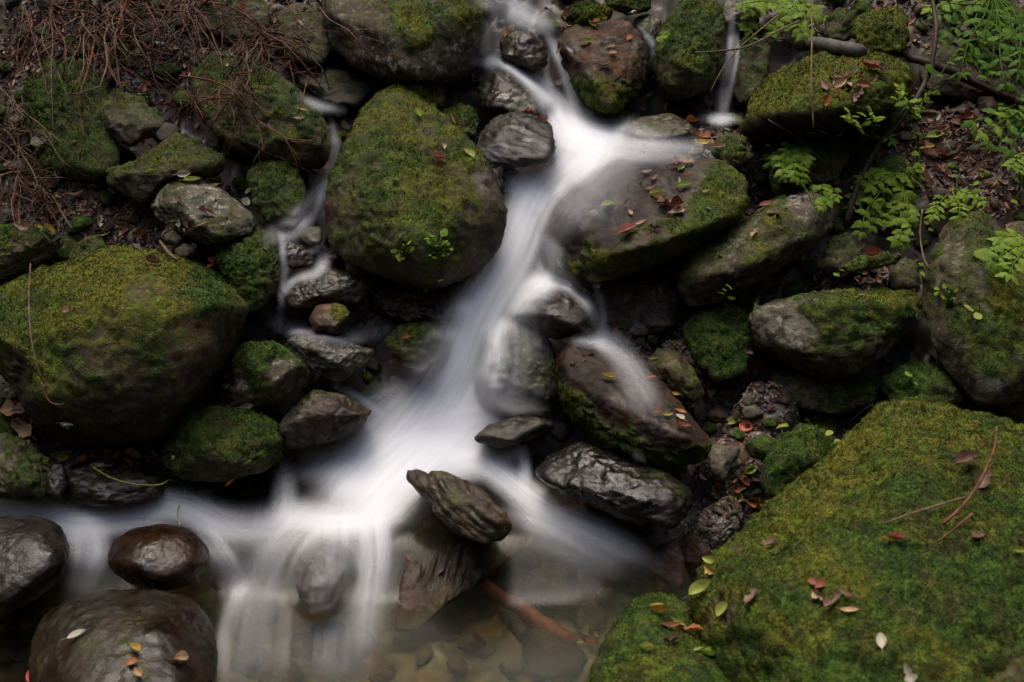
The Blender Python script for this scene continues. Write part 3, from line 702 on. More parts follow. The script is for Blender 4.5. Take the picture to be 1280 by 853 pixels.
rock('rock', 'half mossy, half tan rock below the green moss rock', 'rock', [(284,500),(290,454),(308,428),(342,430),(370,446),(390,464),(380,480),(348,504),(312,512)], bulge=.07, up=.10, back=.12, ridge=[(310,455,.06),(345,480,.08),(370,465,.06)], moss=.45, hue=.25, lichen=.6, light=.8, brown=.4, p=20, key='half', spots=[(350,462,20,-1,0,-.1,.45,0),(300,490,24,-.5,0,0,.2,0),(320,440,24,.5,0,0,0,0)], short='half mossy half tan rock')
rock('rock', 'brown wet rock with a pale left flank at the edge of the white water', 'rock', [(344,540),(362,510),(392,486),(436,494),(468,516),(444,544),(402,556),(362,564)], bulge=.06, up=.06, back=.12, moss=.2, wet=.6, brown=.7, light=0.25, ridge=[(392,494,.07),(366,536,.09),(450,524,.09)], key='bw', spots=[(360,532,20,-.6,.2,-.5,.7,0),(420,515,30,-.3,0,.3,0,0)], short='brown wet rock by white water')
rock('boulder', 'dark round mossy boulder at the water below the big left boulder', 'boulder', [(204,566),(222,524),(262,510),(318,512),(348,530),(356,566),(334,590),(282,603),(230,602),(208,586)], bulge=.10, up=.10, back=.16, moss=0.54, hue=.12, key='dround', short='dark round mossy boulder')
rock('rock', 'wet brown rock with moss cut off by the left edge, above the side stream', 'rock', [(-40,556),(0,544),(36,550),(60,572),(68,606),(56,628),(0,624),(-40,610)], bulge=.07, up=.08, back=.12, moss=.4, hue=.2, wet=.6, brown=.6, key='wbl', short='wet brown rock at left edge')
rock('rock', 'low glossy dark rock between the side stream and the leaf litter', 'rock', [(70,600),(100,582),(150,584),(200,596),(208,616),(178,632),(110,636),(76,624)], bulge=.05, up=.06, back=.12, moss=.15, wet=.8, brown=.4, light=.4, key='lgd', short='low glossy dark rock')
rock('rock', 'small glossy black stone beside the low glossy dark rock', 'rock', [(56,600),(66,578),(80,580),(86,604),(78,624),(60,622)], bulge=.03, up=.10, back=.06, moss=0, wet=.9, brown=.1, light=.4, key='sgb')
rock('boulder', 'smooth black wet boulder at the left edge of the side stream', 'boulder', [(-60,670),(-10,646),(40,643),(72,654),(89,686),(78,722),(44,752),(4,774),(-50,776)], bulge=.12, up=.14, back=.2, moss=0, wet=.75, brown=.15, light=0.15, lichen=0, p=7, chops=3, amp=.3, fine=.3, key='black', short='smooth black wet boulder')
rock('rock', 'dark brown dripping rock with water flowing round it, lower left', 'rock', [(133,702),(140,676),(166,660),(206,654),(240,662),(260,682),(263,706),(244,730),(204,741),(164,732),(142,718)], bulge=.10, up=.10, back=.14, moss=0, wet=1.0, brown=.95, light=.4, lichen=0, p=9, chops=3, amp=.3, fine=.3, key='drip', short='dark brown dripping rock')
rock('boulder', 'broad wet brown boulder at the bottom left with three fallen leaves', 'boulder', [(34,830),(46,778),(78,750),(130,738),(200,736),(244,746),(266,780),(274,830),(262,890),(150,930),(50,900)], bulge=.16, up=.20, back=.2, moss=0.1, hue=.1, wet=0.9, brown=.85, light=.22, lichen=.1, p=8, chops=3, amp=.35, fine=.4, key='bwet', spots=[(110,790,50,.0,-.2,-.6,.1,0),(220,800,40,-1,.1,.1,0,0)], short='broad wet brown boulder')
rock('rock', 'pointed banded rock standing in the middle of the white water', 'rock', [(502,594),(516,585),(556,588),(598,608),(634,640),(642,660),(632,674),(606,682),(572,668),(540,640)], bulge=.05, up=.13, back=0.16, ridge=[(530,600,.05),(580,625,.08),(625,655,.06),(560,640,.05)], moss=.12, wet=.5, brown=.65, light=0.5, strata=(.6,.3,.75), p=20, amp=1.5, key='point', spots=[(520,597,22,-.5,0,-.3,-.1,0),(625,655,20,0,0,.3,.2,0)], short='pointed banded rock')
rock('rock', 'brown layered slab slanting down into the clear pool', 'rock', [(492,790),(494,730),(512,672),(540,640),(610,650),(656,668),(650,690),(602,730),(556,764),(516,792)], bulge=.01, up=-0.085, back=.10, ridge=[(530,690,.01),(600,690,.02)], moss=.1, wet=.5, brown=.9, light=0.5, strata=(.75,0,-.6), amp=1.0, p=20, key='layer', short='brown layered slab')
rock('rock', 'small reddish rock showing through the lower veil of water', 'rock', [(368,712),(376,690),(398,682),(424,690),(432,716),(416,756),(384,764),(370,740)], bulge=.06, up=.08, back=.10, moss=0, wet=.8, brown=.9, light=.45, key='veilr', short='small reddish rock in the veil')
rock('rock', 'grey-green cracked block behind the thin water curtain in the centre', 'rock', [(606,470),(614,424),(640,402),(684,414),(698,450),(700,486),(690,512),(640,516),(610,500)], bulge=.07, up=.02, back=.12, moss=.3, hue=.2, wet=.5, brown=.1, light=0.1, key='curt', short='grey-green cracked block')
rock('rock', 'brown rounded rock with water arching over it below the slab', 'rock', [(640,396),(652,374),(680,362),(712,364),(736,384),(734,414),(700,426),(664,416)], bulge=.07, up=.08, back=.10, moss=0, wet=.7, brown=.65, light=0.25, key='arch', short='brown rounded rock below the slab')
rock('boulder', 'slanting slab with orange-brown wet top and dark mossy side, centre right', 'boulder',
     [(694,440),(712,428),(756,432),(800,452),(836,484),(876,530),(892,556),(874,578),(826,582),(760,558),(712,520),(698,486)],
     bulge=.03, up=.09, back=.16, ridge=[(706,462,.11),(756,493,.15),(810,527,.15),(864,551,.12),(716,505,.07),(800,568,.07)], moss=.38, wet=0.35, brown=1.0, moss_up=-.9, hue=.2, light=0.24, p=26, chops=2, amp=.4, key='slant', spots=[(745,455,55,-1.2,.0,.5,-.1,0),(790,490,55,-1.2,.0,.5,-.1,0),(845,525,40,-1.2,.0,.5,-.1,0),(715,500,36,.8,-.3,0,0,.2),(780,555,50,.5,-.3,-.3,0,0),(868,568,26,.7,-.3,0,0,0),(770,505,12,-1,.5,-1,.6,0),(830,540,14,-1,.5,-1,.6,0)], short='slanting orange-brown slab')
rock('boulder', 'black glistening rock under the slanting slab beside the pool', 'boulder', [(664,596),(684,566),(726,550),(786,572),(840,592),(868,614),(866,640),(842,662),(802,662),(740,634),(690,614)], bulge=.08, up=.08, back=.14, moss=.05, wet=0.9, brown=.2, light=0.1, key='glis', short='black glistening rock')
rock('rock', 'flat grey rock with a pale rim breaking the foam in the centre', 'rock', [(588,552),(610,530),(652,518),(690,524),(693,536),(670,548),(626,562)], bulge=0.05, up=0.04, back=0.12, moss=0, wet=.6, brown=.3, light=.6, key='flatg', short='flat grey rock in the foam')
rock('rock', 'dark mossy stone carrying one orange leaf, left of the fall', 'rock', [(478,428),(504,408),(540,404),(556,420),(546,446),(528,463),(500,456)], bulge=.05, up=.05, back=.1, moss=.4, hue=.25, wet=.5, brown=.5, key='orl', short='dark mossy stone left of the fall')
rock('rock', 'rusty rock with a moss edge beside the slanting slab', 'rock', [(804,456),(822,436),(850,440),(868,462),(882,492),(872,506),(838,494),(814,476)], bulge=.05, up=.05, back=.1, moss=.4, hue=.2, wet=.4, brown=.95, light=.5, key='rusty', short='rusty rock')
rock('rock', 'shaded moss rock below the long olive rock', 'rock', [(856,412),(872,388),(908,382),(936,392),(940,430),(930,470),(892,478),(862,448)], bulge=.05, up=-.02, back=.12, moss=.62, hue=.12, key='smr', short='shaded moss rock')
rock('rock', 'small mossy brown stone beside the gravel under the upper right fall', 'rock', [(887,190),(894,174),(912,168),(932,176),(944,196),(924,210),(900,208)], bulge=.05, up=.05, back=.07, moss=.4, wet=.4, brown=.5, hue=.3, key='smb', short='small mossy brown stone')
rock('rock', 'low wet rock at the right rim of the upper pool', 'rock', [(780,158),(800,146),(840,142),(866,154),(862,170),(820,176),(790,172)], bulge=.03, up=.0, back=.1, moss=.2, wet=.7, brown=.7, key='rim', short='low wet rock at the pool rim')
rock('rock', 'dark rock in the cleft behind the thin trickle at top centre', 'rock', [(790,26),(806,16),(826,22),(830,50),(820,90),(806,96),(800,60)], bulge=.03, up=-.04, back=.1, moss=.2, wet=.7, brown=.4, key='cleft')
rock('rock', 'dark rock in shade right of the thin right-hand fall', 'rock', [(916,60),(940,40),(964,60),(962,100),(940,126),(922,132),(912,100)], bulge=.05, up=-.05, back=.1, moss=.4, wet=.3, hue=.2, key='shade2')
rock('rock', 'brown rock behind the lip of the thin right-hand fall', 'rock', [(896,10),(918,-6),(946,2),(950,28),(930,40),(904,34)], bulge=.04, up=-.06, back=.1, moss=.3, wet=.6, brown=.6, key='lip')
rock('rock', 'dark blocky rock in the hollow under the top right bank', 'rock', [(1136,70),(1160,48),(1210,56),(1262,84),(1270,120),(1210,128),(1156,112)], bulge=.05, up=-.08, back=.2, moss=.25, brown=.5, light=.35, key='trb')
rock('rock', 'grey rock between the moss-capped block and the long fallen log', 'rock', [(1030,28),(1046,12),(1070,14),(1074,40),(1058,54),(1036,50)], bulge=.04, up=.0, back=.08, moss=.35, brown=.3, hue=.4, key='gb')
rock('rock', 'shaded stone between the mossed boulder and the long olive rock', 'rock', [(960,214),(984,182),(1040,176),(1064,196),(1046,226),(1000,240),(966,244)], bulge=.05, up=-.02, back=.12, moss=.45, brown=.5, hue=.3, key='shst', short='shaded stone below the mossed boulder')
rock('rock', 'dark stone at right edge above the large olive boulder', 'rock', [(1248,290),(1270,276),(1320,280),(1320,320),(1280,322),(1256,308)], bulge=.04, up=.02, back=.1, moss=.3, brown=.3, key='dre')
rock('rock', 'dark recessed rock under the broad rock', 'rock', [(960,470),(1000,462),(1060,474),(1100,476),(1096,510),(1040,520),(980,506)], bulge=.04, up=-.06, back=.12, moss=.35, hue=.15, key='rec')
rock('rock', 'wet dark rock under the egg-shaped boulder beside the chute', 'rock', [(456,364),(500,352),(560,368),(584,384),(566,408),(510,404),(466,392)], bulge=.03, up=-.04, back=.12, moss=.1, wet=.8, brown=.6, key='wdr', short='wet dark rock under the egg-shaped boulder')
rock('rock', 'brown underwater-looking rock beneath the wide slab', 'rock', [(736,370),(770,350),(830,348),(856,372),(846,410),(800,424),(756,412)], bulge=.04, up=-.05, back=.14, moss=.15, wet=.5, brown=.6, key='beneath')
#ROCKS_END
#DETAILS
# ------------------------------------------------------------------ automatic but true labels for small things
PENDING = []
ORD = ['leftmost', 'second from left', 'third from left', 'fourth from left', 'fifth from left', 'sixth from left', 'seventh from left', 'eighth from left']
SHORTS = {k: r['short'] for k, r in ROCKS.items() if k != 'ground' and len(r['short'].split()) <= 7}
CENT = {k: ((ROCKS[k]['box'][0]+ROCKS[k]['box'][2])/2, (ROCKS[k]['box'][1]+ROCKS[k]['box'][3])/2) for k in SHORTS}
def near_rock(px, py, host=None):
    if host in SHORTS: return 'on', SHORTS[host]
    def dist(k):
        x0, y0, x1, y1 = ROCKS[k]['box']
        return math.hypot(max(x0-px, 0, px-x1), max(y0-py, 0, py-y1)) + .15*math.hypot(px-CENT[k][0], py-CENT[k][1])
    k = min(SHORTS, key=dist)
    return 'beside', SHORTS[k]
def pend(o, desc, px, py, host, cat, many):
    pr, s = near_rock(px, py, host)
    PENDING.append((o, desc, pr, s, px, py, cat, many))
def settle_labels():
    g = {}
    for r in PENDING: g.setdefault((r[1], r[2], r[3]), []).append(r)
    for (desc, pr, s), rs in g.items():
        rs.sort(key=lambda r: r[4])
        n = len(rs)
        for i, r in enumerate(rs):
            o = r[0]
            if n == 1: lab = f'{desc} {pr} the {s}'
            else:
                where = ORD[i] if i < len(ORD) and i <= n-1 else None
                if i == n-1: where = 'rightmost'
                elif i == n-2 and n > 9: where = 'second from right'
                if where: lab = f'{desc}, {where}, {pr} the {s}'
                else:
                    lab = f'{desc} among others {pr} the {s}'
            if len(lab.replace('-', '-').split()) > 16: lab = lab.replace(' from left,', ' along', 1) if ' from left,' in lab else lab.replace(' among others', '')
            tag(o, lab, r[6], r[7])
            if n > 10 and where is None: o['group'] = f'{desc}s {pr} the {s}'

# ------------------------------------------------------------------ stones and pebbles
_stone_mesh = {}
def stone_mesh(level, shape, light, brown, wet, moss):
    k = (level, shape, light, brown, wet, moss)
    if k in _stone_mesh: return _stone_mesh[k]
    r_ = np.random.default_rng(100+shape)
    P = r_.normal(size=(26, 3)); P /= np.linalg.norm(P, axis=1)[:, None]
    P *= np.array([1.0, r_.uniform(.6, .9), r_.uniform(.4, .65)])
    X, F, s = body(P, level, 18, 3, 100+shape, .8 if level > 2 else 0, None, 0)
    X = X - X.mean(0); X /= np.abs(X[:, 0]).max()
    if level > 3:
        X = X + vnormals(X, F)*(.02*fbm(X*6, 3))[:, None]
    me = bpy.data.meshes.new('stone')
    me.from_pydata(X.tolist(), [], F.tolist()); me.polygons.foreach_set('use_smooth', np.ones(len(F), bool)); me.update()
    me.materials.append(M['rock'])
    n = len(X); mm = np.clip(moss*1.3-.2+.4*vnormals(X, F)[:, 2]+.3*fbm(X*2, 2), 0, 1) if moss > 0 else np.zeros(n)
    col_attr(me, 'mask', np.c_[mm, np.full(n, wet), np.full(n, brown)])
    col_attr(me, 'tone', np.c_[np.full(n, .3), np.full(n, .35), np.full(n, light)])
    _stone_mesh[k] = me
    return me
WORDS_L = {.3: 'dark', .55: 'grey', .8: 'light grey', .95: 'pale'}
def stone(px, py, spx, kind='pebble', light=.55, brown=.2, wet=.3, moss=0, sink=.3, desc=None, only=None, z=None, level=None):
    h = cast(px, py, only=only)
    if h is None: return None
    d, p, n, host = h
    if z is not None and p[2] > z+.06: return None
    r = spx/640*TH*d/2
    sp = spx*.8
    level = level or (5 if sp > 36 else 4 if sp > 13 else 3)
    me = stone_mesh(level, int(rng.integers(0, 9)), light, brown, wet, moss)
    o = bpy.data.objects.new(kind, me); COL.objects.link(o)
    nn = Vector(n).lerp(Vector((0, 0, 1)), .35).normalized()
    q = nn.to_track_quat('Z', 'Y').to_matrix().to_4x4() @ Matrix.Rotation(rng.uniform(0, 6.28), 4, 'Z')
    o.matrix_world = Matrix.Translation(Vector(p) + nn*r*(.5-sink)) @ q @ Matrix.Diagonal((r, r, r*rng.uniform(.8, 1.1), 1))
    col = 'brown' if brown > .6 else WORDS_L.get(light, 'grey')
    if moss > .3: col = 'mossy'
    desc = desc or f'{col} {"wet " if wet > .6 else ""}{"stone" if kind == "stone" else "pebble"}'
    pend(o, desc, px, py, host, kind, f'{kind}s lying between the rocks')
    return o, (d, p, n, host)

def in_gap(px, py):
    h = cast(px, py)
    return h is not None and h[3] == 'ground'
# medium stones filling the gaps between the big rocks
placed = []
tries = 0
while len(placed) < 235 and tries < 14000:
    tries += 1
    px, py = rng.uniform(-10, 1290), rng.uniform(-5, 600)
    if py > 560 and px < 640: continue
    if any(math.hypot((px-a)/620, (py-b_)/1) < 0 for a, b_, _ in placed): continue
    s = rng.choice([20, 28, 38, 52], p=[.3, .35, .25, .1])
    if any(math.hypot(px-a, py-b_) < (s+c)*.31 for a, b_, c in placed): continue
    if any(math.hypot(px-a, (py-b_)*1.3) < r_*.7 for a, b_, r_ in LITTER[:4]) and s > 20: continue
    if not in_gap(px, py): continue
    placed.append((px, py, s))
    mid = 330 < px < 860
    stone(px, py, s, 'stone', light=float(rng.choice([.3, .55, .8], p=[.45, .4, .15])), brown=float(rng.choice([.2, .75])), wet=.7 if mid else .2,
          moss=0 if mid and rng.random() < .7 else float(rng.choice([0, .5])), sink=.25, only=('ground',))

for (px, py, s, lt, br) in [(300,612,52,.3,.8),(336,600,40,.3,.75),(262,618,38,.3,.75),(372,592,44,.55,.75),(225,622,26,.3,.2),(330,634,34,.55,.8),(376,618,36,.3,.75),(16,770,36,.55,.75),(14,820,44,.55,.2),(40,800,22,.8,.75),(285,640,40,.55,.8),(300,700,50,.55,.8),(350,575,26,.3,.8),(320,680,34,.55,.2)]:
    stone(px, py, s, 'stone', light=lt, brown=br, wet=.7, sink=.25, only=('ground',), desc='%s wet side-stream stone' % ('brown' if br > .5 else 'grey'))
# ------------------------------------------------------------------ leaves
def leaf_mesh(kind, curl=.2, seed=0):
    r_ = np.random.default_rng(seed)
    n = 9
    V = []; F = []
    t = np.linspace(0, 1, n)
    if kind == 'oval': wv = .26*np.sin(np.pi*t**.85)**.8
    elif kind == 'narrow': wv = .14*np.sin(np.pi*t**.9)**.8
    elif kind == 'round': wv = .42*np.sin(np.pi*t)**.6
    elif kind == 'torn': wv = .24*np.sin(np.pi*t**.8)**.7*(1+.5*r_.normal(size=n)*.6).clip(.3, 1.6)
    c1, c2 = curl*r_.uniform(.5, 1.4), curl*r_.uniform(-.6, 1)
    for i in range(n):
        z0 = c1*(t[i]-.5)**2*1.2
        tw = c2*(t[i]-.5)*.8
        for s, wf in ((-1, 1), (-.5, .5), (0, 0), (.5, .5), (1, 1)):
            y = wv[i]*s
            V.append((t[i]-.5, y, z0 + abs(s)*wv[i]*(.35+curl) + tw*s*wv[i]))
    for i in range(n-1):
        for j in range(4):
            a = i*5+j; F.append((a, a+1, a+6, a+5))
    # petiole
    b0 = len(V)
    for x, z in ((-.48, .0), (-.62, .01), (-.78, .03)):
        V += [(x, -.012, z+c1*.25), (x, .012, z+c1*.25), (x, 0, z+.02+c1*.25)]
    for k in range(2):
        for j in range(3):
            a = b0+k*3+j; b2 = b0+k*3+(j+1) % 3
            F.append((a, b2, b2+3, a+3))
    me = bpy.data.meshes.new('leaf'); me.from_pydata(V, [], F); me.update()
    me.polygons.foreach_set('use_smooth', np.ones(len(F), bool))
    return me
_leafs = {}
NICE = dict(green='fresh green', lime='yellow-green', yellow='yellow', orange='orange', rust='rust-red', tan='tan', brown='dark brown', pale='pale cream', red='bright red')
def leaf(px, py, lpx, ang, colour, kind='oval', ignore=(), lift=.004, desc=None):
    h = cast(px, py, ignore=ignore)
    if h is None: return
    d, p, n, host = h
    v = int(rng.integers(0, 5)); k = (colour, kind, v)
    if k not in _leafs:
        me = leaf_mesh(kind, [.3, .6, .9, 1.3, .45][v], seed=v*7+len(kind)); me.materials.append(M[colour]); _leafs[k] = me
    o = bpy.data.objects.new('fallen_leaf', _leafs[k]); COL.objects.link(o)
    if ROCKS[host]['bvh'] and rng.random() < 2: pass
    nn = Vector(n)
    # gentler than the micro bumps
    nn = (nn + Vector((0, -.15, .6))).normalized() if nn.z > -.2 else nn
    xa = Vector(RGT)*math.cos(R(ang)) + Vector(UPV)*math.sin(R(ang))
    xa = (xa - nn*xa.dot(nn)).normalized(); ya = nn.cross(xa)
    m = Matrix((xa, ya, nn)).transposed().to_4x4()
    s = lpx/640*TH*d
    o.matrix_world = Matrix.Translation(Vector(p)+nn*(lift+.04*s)) @ m @ Matrix.Rotation(rng.normal()*.15, 4, 'X') @ Matrix.Diagonal((s, s*rng.uniform(.8, 1.15), s, 1))
    pend(o, desc or f'{NICE[colour]} {kind + " " if kind != "oval" else ""}leaf', px, py, host, 'leaf', 'leaves fallen on the rocks')
    return o
# leaves one can point to in the photograph
LEAVES = [
 (548,200,20,150,'rust','oval'), (553,210,14,20,'rust','torn'), (586,195,20,120,'lime','oval'), (580,203,22,150,'green','narrow'), (563,149,14,110,'orange','narrow'), (523,143,18,100,'green','oval'), (551,185,10,100,'tan','round'),
 (760,258,20,20,'lime','oval'), (742,272,12,0,'pale','round'), (788,268,12,100,'tan','oval'), (786,292,30,55,'rust','oval'), (800,280,18,30,'tan','narrow'), (822,243,20,20,'lime','oval'), (822,250,22,25,'yellow','narrow'),
 (840,260,28,10,'rust','torn'), (845,268,24,200,'tan','torn'), (832,256,26,30,'brown','torn'), (851,213,14,60,'lime','oval'), (855,235,22,20,'green_dark','oval'), (816,224,16,60,'brown','torn'), (818,288,16,0,'brown','torn'), (883,241,10,0,'lime','oval'), (808,218,16,30,'pale','narrow'), (926,214,12,0,'tan','oval'), (848,339,10,0,'brown','torn'),
 (733,55,18,5,'lime','oval'), (782,50,12,90,'orange','round'), (764,60,12,30,'tan','oval'), (766,68,12,10,'tan','oval'), (754,84,18,170,'brown','torn'), (744,30,16,150,'orange','oval'), (740,33,16,120,'lime','narrow'), (700,65,10,45,'tan','oval'), (811,121,12,50,'tan','oval'), (715,32,18,20,'tan','torn'), (790,12,10,0,'pale','oval'),
 (1086,88,26,115,'rust','oval'), (1098,88,20,140,'brown','oval'), (1050,108,22,40,'tan','oval'), (1060,98,16,20,'tan','torn'), (1030,110,24,100,'brown','torn'), (1032,130,18,80,'orange','torn'), (1072,118,20,60,'brown','torn'), (1078,108,18,150,'rust','torn'), (1045,118,14,10,'tan','torn'), (1064,124,16,80,'brown','torn'), (1092,100,14,60,'rust','torn'), (1048,165,12,20,'tan','oval'), (1136,30,14,120,'red','torn'), (1126,68,20,160,'brown','oval'),
 (1168,172,24,15,'lime','oval'), (1155,188,26,5,'yellow','oval'), (1158,196,22,150,'tan','oval'), (1172,150,16,70,'pale','narrow'), (1205,150,22,20,'rust','torn'), (1160,145,22,160,'brown','oval'), (1175,165,18,20,'rust','torn'),
 (1042,357,30,5,'yellow','oval'), (1090,322,26,10,'rust','oval'), (1000,365,22,20,'rust','torn'), (1020,362,20,160,'brown','torn'), (944,293,14,70,'tan','torn'), (958,258,18,10,'rust','oval'), (938,272,16,10,'brown','torn'),
 (760,475,20,150,'yellow','oval'), (815,476,14,160,'orange','oval'), (845,493,16,160,'yellow','narrow'), (833,520,16,30,'yellow','oval'), (849,517,16,150,'orange','oval'), (850,524,14,120,'pale','oval'), (853,535,20,0,'rust','torn'), (822,518,14,0,'orange','torn'),
 (933,534,18,160,'red','round'), (920,530,18,0,'lime','round'), (945,552,20,60,'green','oval'), (937,588,20,30,'green','oval'), (918,620,24,150,'yellow','oval'), (945,628,26,170,'orange','torn'), (925,610,20,20,'rust','torn'), (903,602,16,40,'red','torn'), (903,590,16,20,'green','oval'),
 (880,741,34,25,'lime','oval'), (890,702,24,155,'lime','oval'), (889,713,18,140,'yellow','torn'), (895,764,20,95,'yellow','oval'), (906,764,22,40,'lime','round'), (822,769,26,145,'yellow','oval'), (842,780,24,150,'lime','narrow'), (862,792,32,135,'orange','torn'), (838,786,30,5,'rust','narrow'), (808,815,20,150,'lime','oval'), (890,823,28,165,'green','oval'), (872,815,20,160,'lime','narrow'), (840,805,22,20,'brown','torn'),
 (1102,805,26,95,'pale','oval'), (1118,678,26,175,'rust','oval'), (1112,677,20,10,'yellow','narrow'), (1022,732,26,140,'rust','torn'), (1028,745,22,150,'tan','torn'), (1042,755,30,60,'brown','torn'), (1054,745,26,120,'brown','narrow'), (1062,765,24,160,'tan','narrow'), (1210,580,32,25,'brown','oval'), (1228,600,30,60,'brown','torn'), (1135,842,26,110,'pale','torn'), (942,750,26,80,'brown','torn'), (966,682,22,60,'brown','torn'), (1222,673,20,40,'brown','torn'), (1275,680,14,0,'brown','oval'), (1272,690,16,0,'green','oval'),
 (99,797,26,30,'pale','oval'), (168,815,22,120,'yellow','oval'), (166,831,14,60,'orange','round'), (226,828,18,30,'tan','round'), (57,767,22,55,'orange','narrow'), (151,737,16,5,'orange','oval'), (175,845,20,120,'tan','oval'), (18,790,22,30,'rust','torn'), (40,845,16,120,'red','oval'), (34,785,22,10,'tan','torn'),
 (508,424,12,20,'orange','torn'), (362,576,18,0,'orange','oval'), (430,395,14,30,'lime','torn'), (240,229,26,60,'lime','oval'), (230,218,18,10,'pale','oval'), (202,232,16,80,'rust','oval'), (190,331,20,25,'brown','oval'), (117,230,16,10,'yellow','oval'), (136,242,12,140,'pale','oval'), (60,289,18,140,'yellow','oval'), (48,286,12,10,'yellow','oval'), (30,284,24,170,'tan','oval'), (131,294,24,20,'lime','oval'), (160,291,14,80,'orange','oval'), (175,297,16,45,'orange','oval'), (197,288,8,80,'pale','oval'), (304,258,12,0,'pale','round'), (314,240,12,20,'pale','oval'), (85,525,18,10,'pale','torn'), (80,572,16,10,'yellow','round'), (162,572,26,30,'tan','oval'), (110,577,24,20,'orange','torn'), (20,515,38,15,'tan','torn'), (15,500,30,40,'pale','torn'), (30,535,34,140,'tan','torn'), (308,505,18,0,'pale','oval'), (285,600,16,30,'orange','oval'), (190,575,20,20,'tan','torn'), (135,575,22,60,'rust','torn'), (270,330,18,60,'rust','torn'),
 (222,60,16,140,'pale','oval'), (206,12,16,80,'tan','oval'), (300,12,20,110,'orange','oval'), (375,150,14,0,'tan','torn'), (427,150,20,0,'tan','torn'), (432,160,18,120,'tan','torn'), (430,178,22,100,'orange','torn'), (378,140,16,140,'yellow','narrow'), (180,112,20,80,'rust','torn'), (52,90,12,100,'rust','oval'), (50,185,24,60,'pale','oval'), (53,178,12,150,'pale','oval'), (35,168,22,10,'tan','torn'),
 (585,195,8,0,'tan','oval'), (632,42,18,95,'orange','torn'), (660,145,18,150,'rust','torn'), (675,150,18,160,'rust','torn'), (668,147,14,20,'brown','torn'), (862,155,20,20,'orange','oval'), (875,175,24,170,'orange','torn'), (878,182,22,10,'yellow','oval'), (858,205,20,0,'tan','torn'), (845,210,22,20,'rust','torn'), (897,185,18,0,'tan','torn'), (812,236,14,30,'brown','torn'), (720,803,22,0,'lime','oval'), (735,795,28,5,'lime','oval'), (733,806,24,0,'orange','torn'), (745,785,22,10,'brown','torn')]
for a in LEAVES:
    col = a[4] if a[4] != 'green_dark' else 'green'
    leaf(a[0], a[1], a[2], a[3], col, a[5])
# more single leaves in the litter patches
ZL = [(1190, 190, 90, 50, 18), (1200, 240, 60, 20, 5), (190, 270, 90, 30, 12), (120, 578, 60, 12, 5), (925, 590, 30, 55, 8), (905, 160, 40, 30, 4), (1030, 105, 60, 30, 3), (25, 520, 25, 30, 2), (60, 240, 60, 30, 4), (110, 40, 110, 40, 5), (330, 40, 70, 40, 4), (900, 470, 50, 30, 3), (1080, 340, 50, 14, 2), (785, 425, 40, 30, 2), (720, 24, 40, 8, 2), (1220, 60, 50, 40, 3)]
for cx, cy, rx, ry, n in ZL:
    for k in range(n):
        px, py = cx+rng.normal()*rx*.55, cy+rng.normal()*ry*.55
        if not (0 < px < 1280 and 0 < py < 853): continue
        c = rng.choice(['brown', 'rust', 'tan', 'brown', 'yellow', 'pale', 'lime', 'orange'], p=[.34, .2, .17, .12, .04, .04, .04, .05])
        leaf(px, py, rng.uniform(11, 22), rng.uniform(0, 360), str(c), str(rng.choice(['oval', 'torn', 'torn', 'narrow'])))

# pebbles that can be told apart
ZP = [(915,560,45,60,44), (925,480,40,25,16), (905,165,45,35,26), (1190,160,70,40,20), (180,285,90,25,14), (120,580,60,12,12), (480,400,50,20,12), (900,640,40,30,16), (300,240,40,40,6), (1000,500,40,20,8), (20,790,25,40,8), (840,440,40,30,10), (1040,30,50,20,8), (985,470,60,20,6)]
for cx, cy, rx, ry, n in ZP:
    for k in range(n):
        px, py = cx+rng.normal()*rx*.6, cy+rng.normal()*ry*.6
        if not (0 < px < 1280 and 0 < py < 853): continue
        h = cast(px, py)
        if h is None or h[3] != 'ground': continue
        stone(px, py, rng.uniform(8, 19), 'pebble', light=float(rng.choice([.3, .55, .8, .95], p=[.25, .3, .27, .18])), brown=float(rng.choice([.1, .8])), wet=float(rng.choice([.2, .7])))
o = stone(918,572,46,'stone', light=.8, brown=.9, wet=.2, desc='flat tan oblong stone')
if o: o[0].scale.z *= .5
stone(900,522,34,'stone', light=.8, brown=.9, wet=.5, desc='angular reddish stone')
stone(893,487,22,'stone', light=.95, brown=.1, wet=.2, desc='whitish chipped stone')
stone(798,413,26,'stone', light=.95, brown=.0, wet=.7, desc='shiny light grey stone')
stone(655,0,20,'stone', light=.3, wet=.7)
# stones under the clear pool
for (px, py, s, lt, br) in [(840,722,58,.8,.95),(868,692,30,.55,.95),(760,722,60,.55,.9),(755,745,26,.8,.9),(718,700,40,.3,.5),(690,742,46,.55,.3),(735,770,44,.8,.3),(690,820,60,.3,.9),(650,790,40,.55,.9),(590,806,34,.8,.9),(572,835,30,.8,.8),(610,815,26,.55,.2),(640,835,30,.55,.2),(700,850,30,.55,.6),(530,820,40,.55,.3),(450,820,60,.55,.6),(385,810,54,.8,.6),(330,770,40,.55,.3),(280,725,30,.8,.95),(290,700,26,.55,.9),(310,830,40,.55,.2),(480,845,40,.55,.6),(10,810,40,.55,.9),(300,680,26,.55,.5),(780,690,34,.55,.3),(805,735,26,.55,.5),(100,700,36,.55,.6),(660,700,40,.3,.3),(790,755,22,.8,.2),(420,790,34,.55,.4),(350,850,46,.8,.3),(560,780,36,.3,.4),(745,850,24,.8,.3)]:
    stone(px, py, s*rng.uniform(1.0, 1.9), 'stone', light=lt, brown=br, wet=.5, sink=.45, only=('ground',), desc='%s sunken stone' % ('brown' if br > .7 else 'grey'))

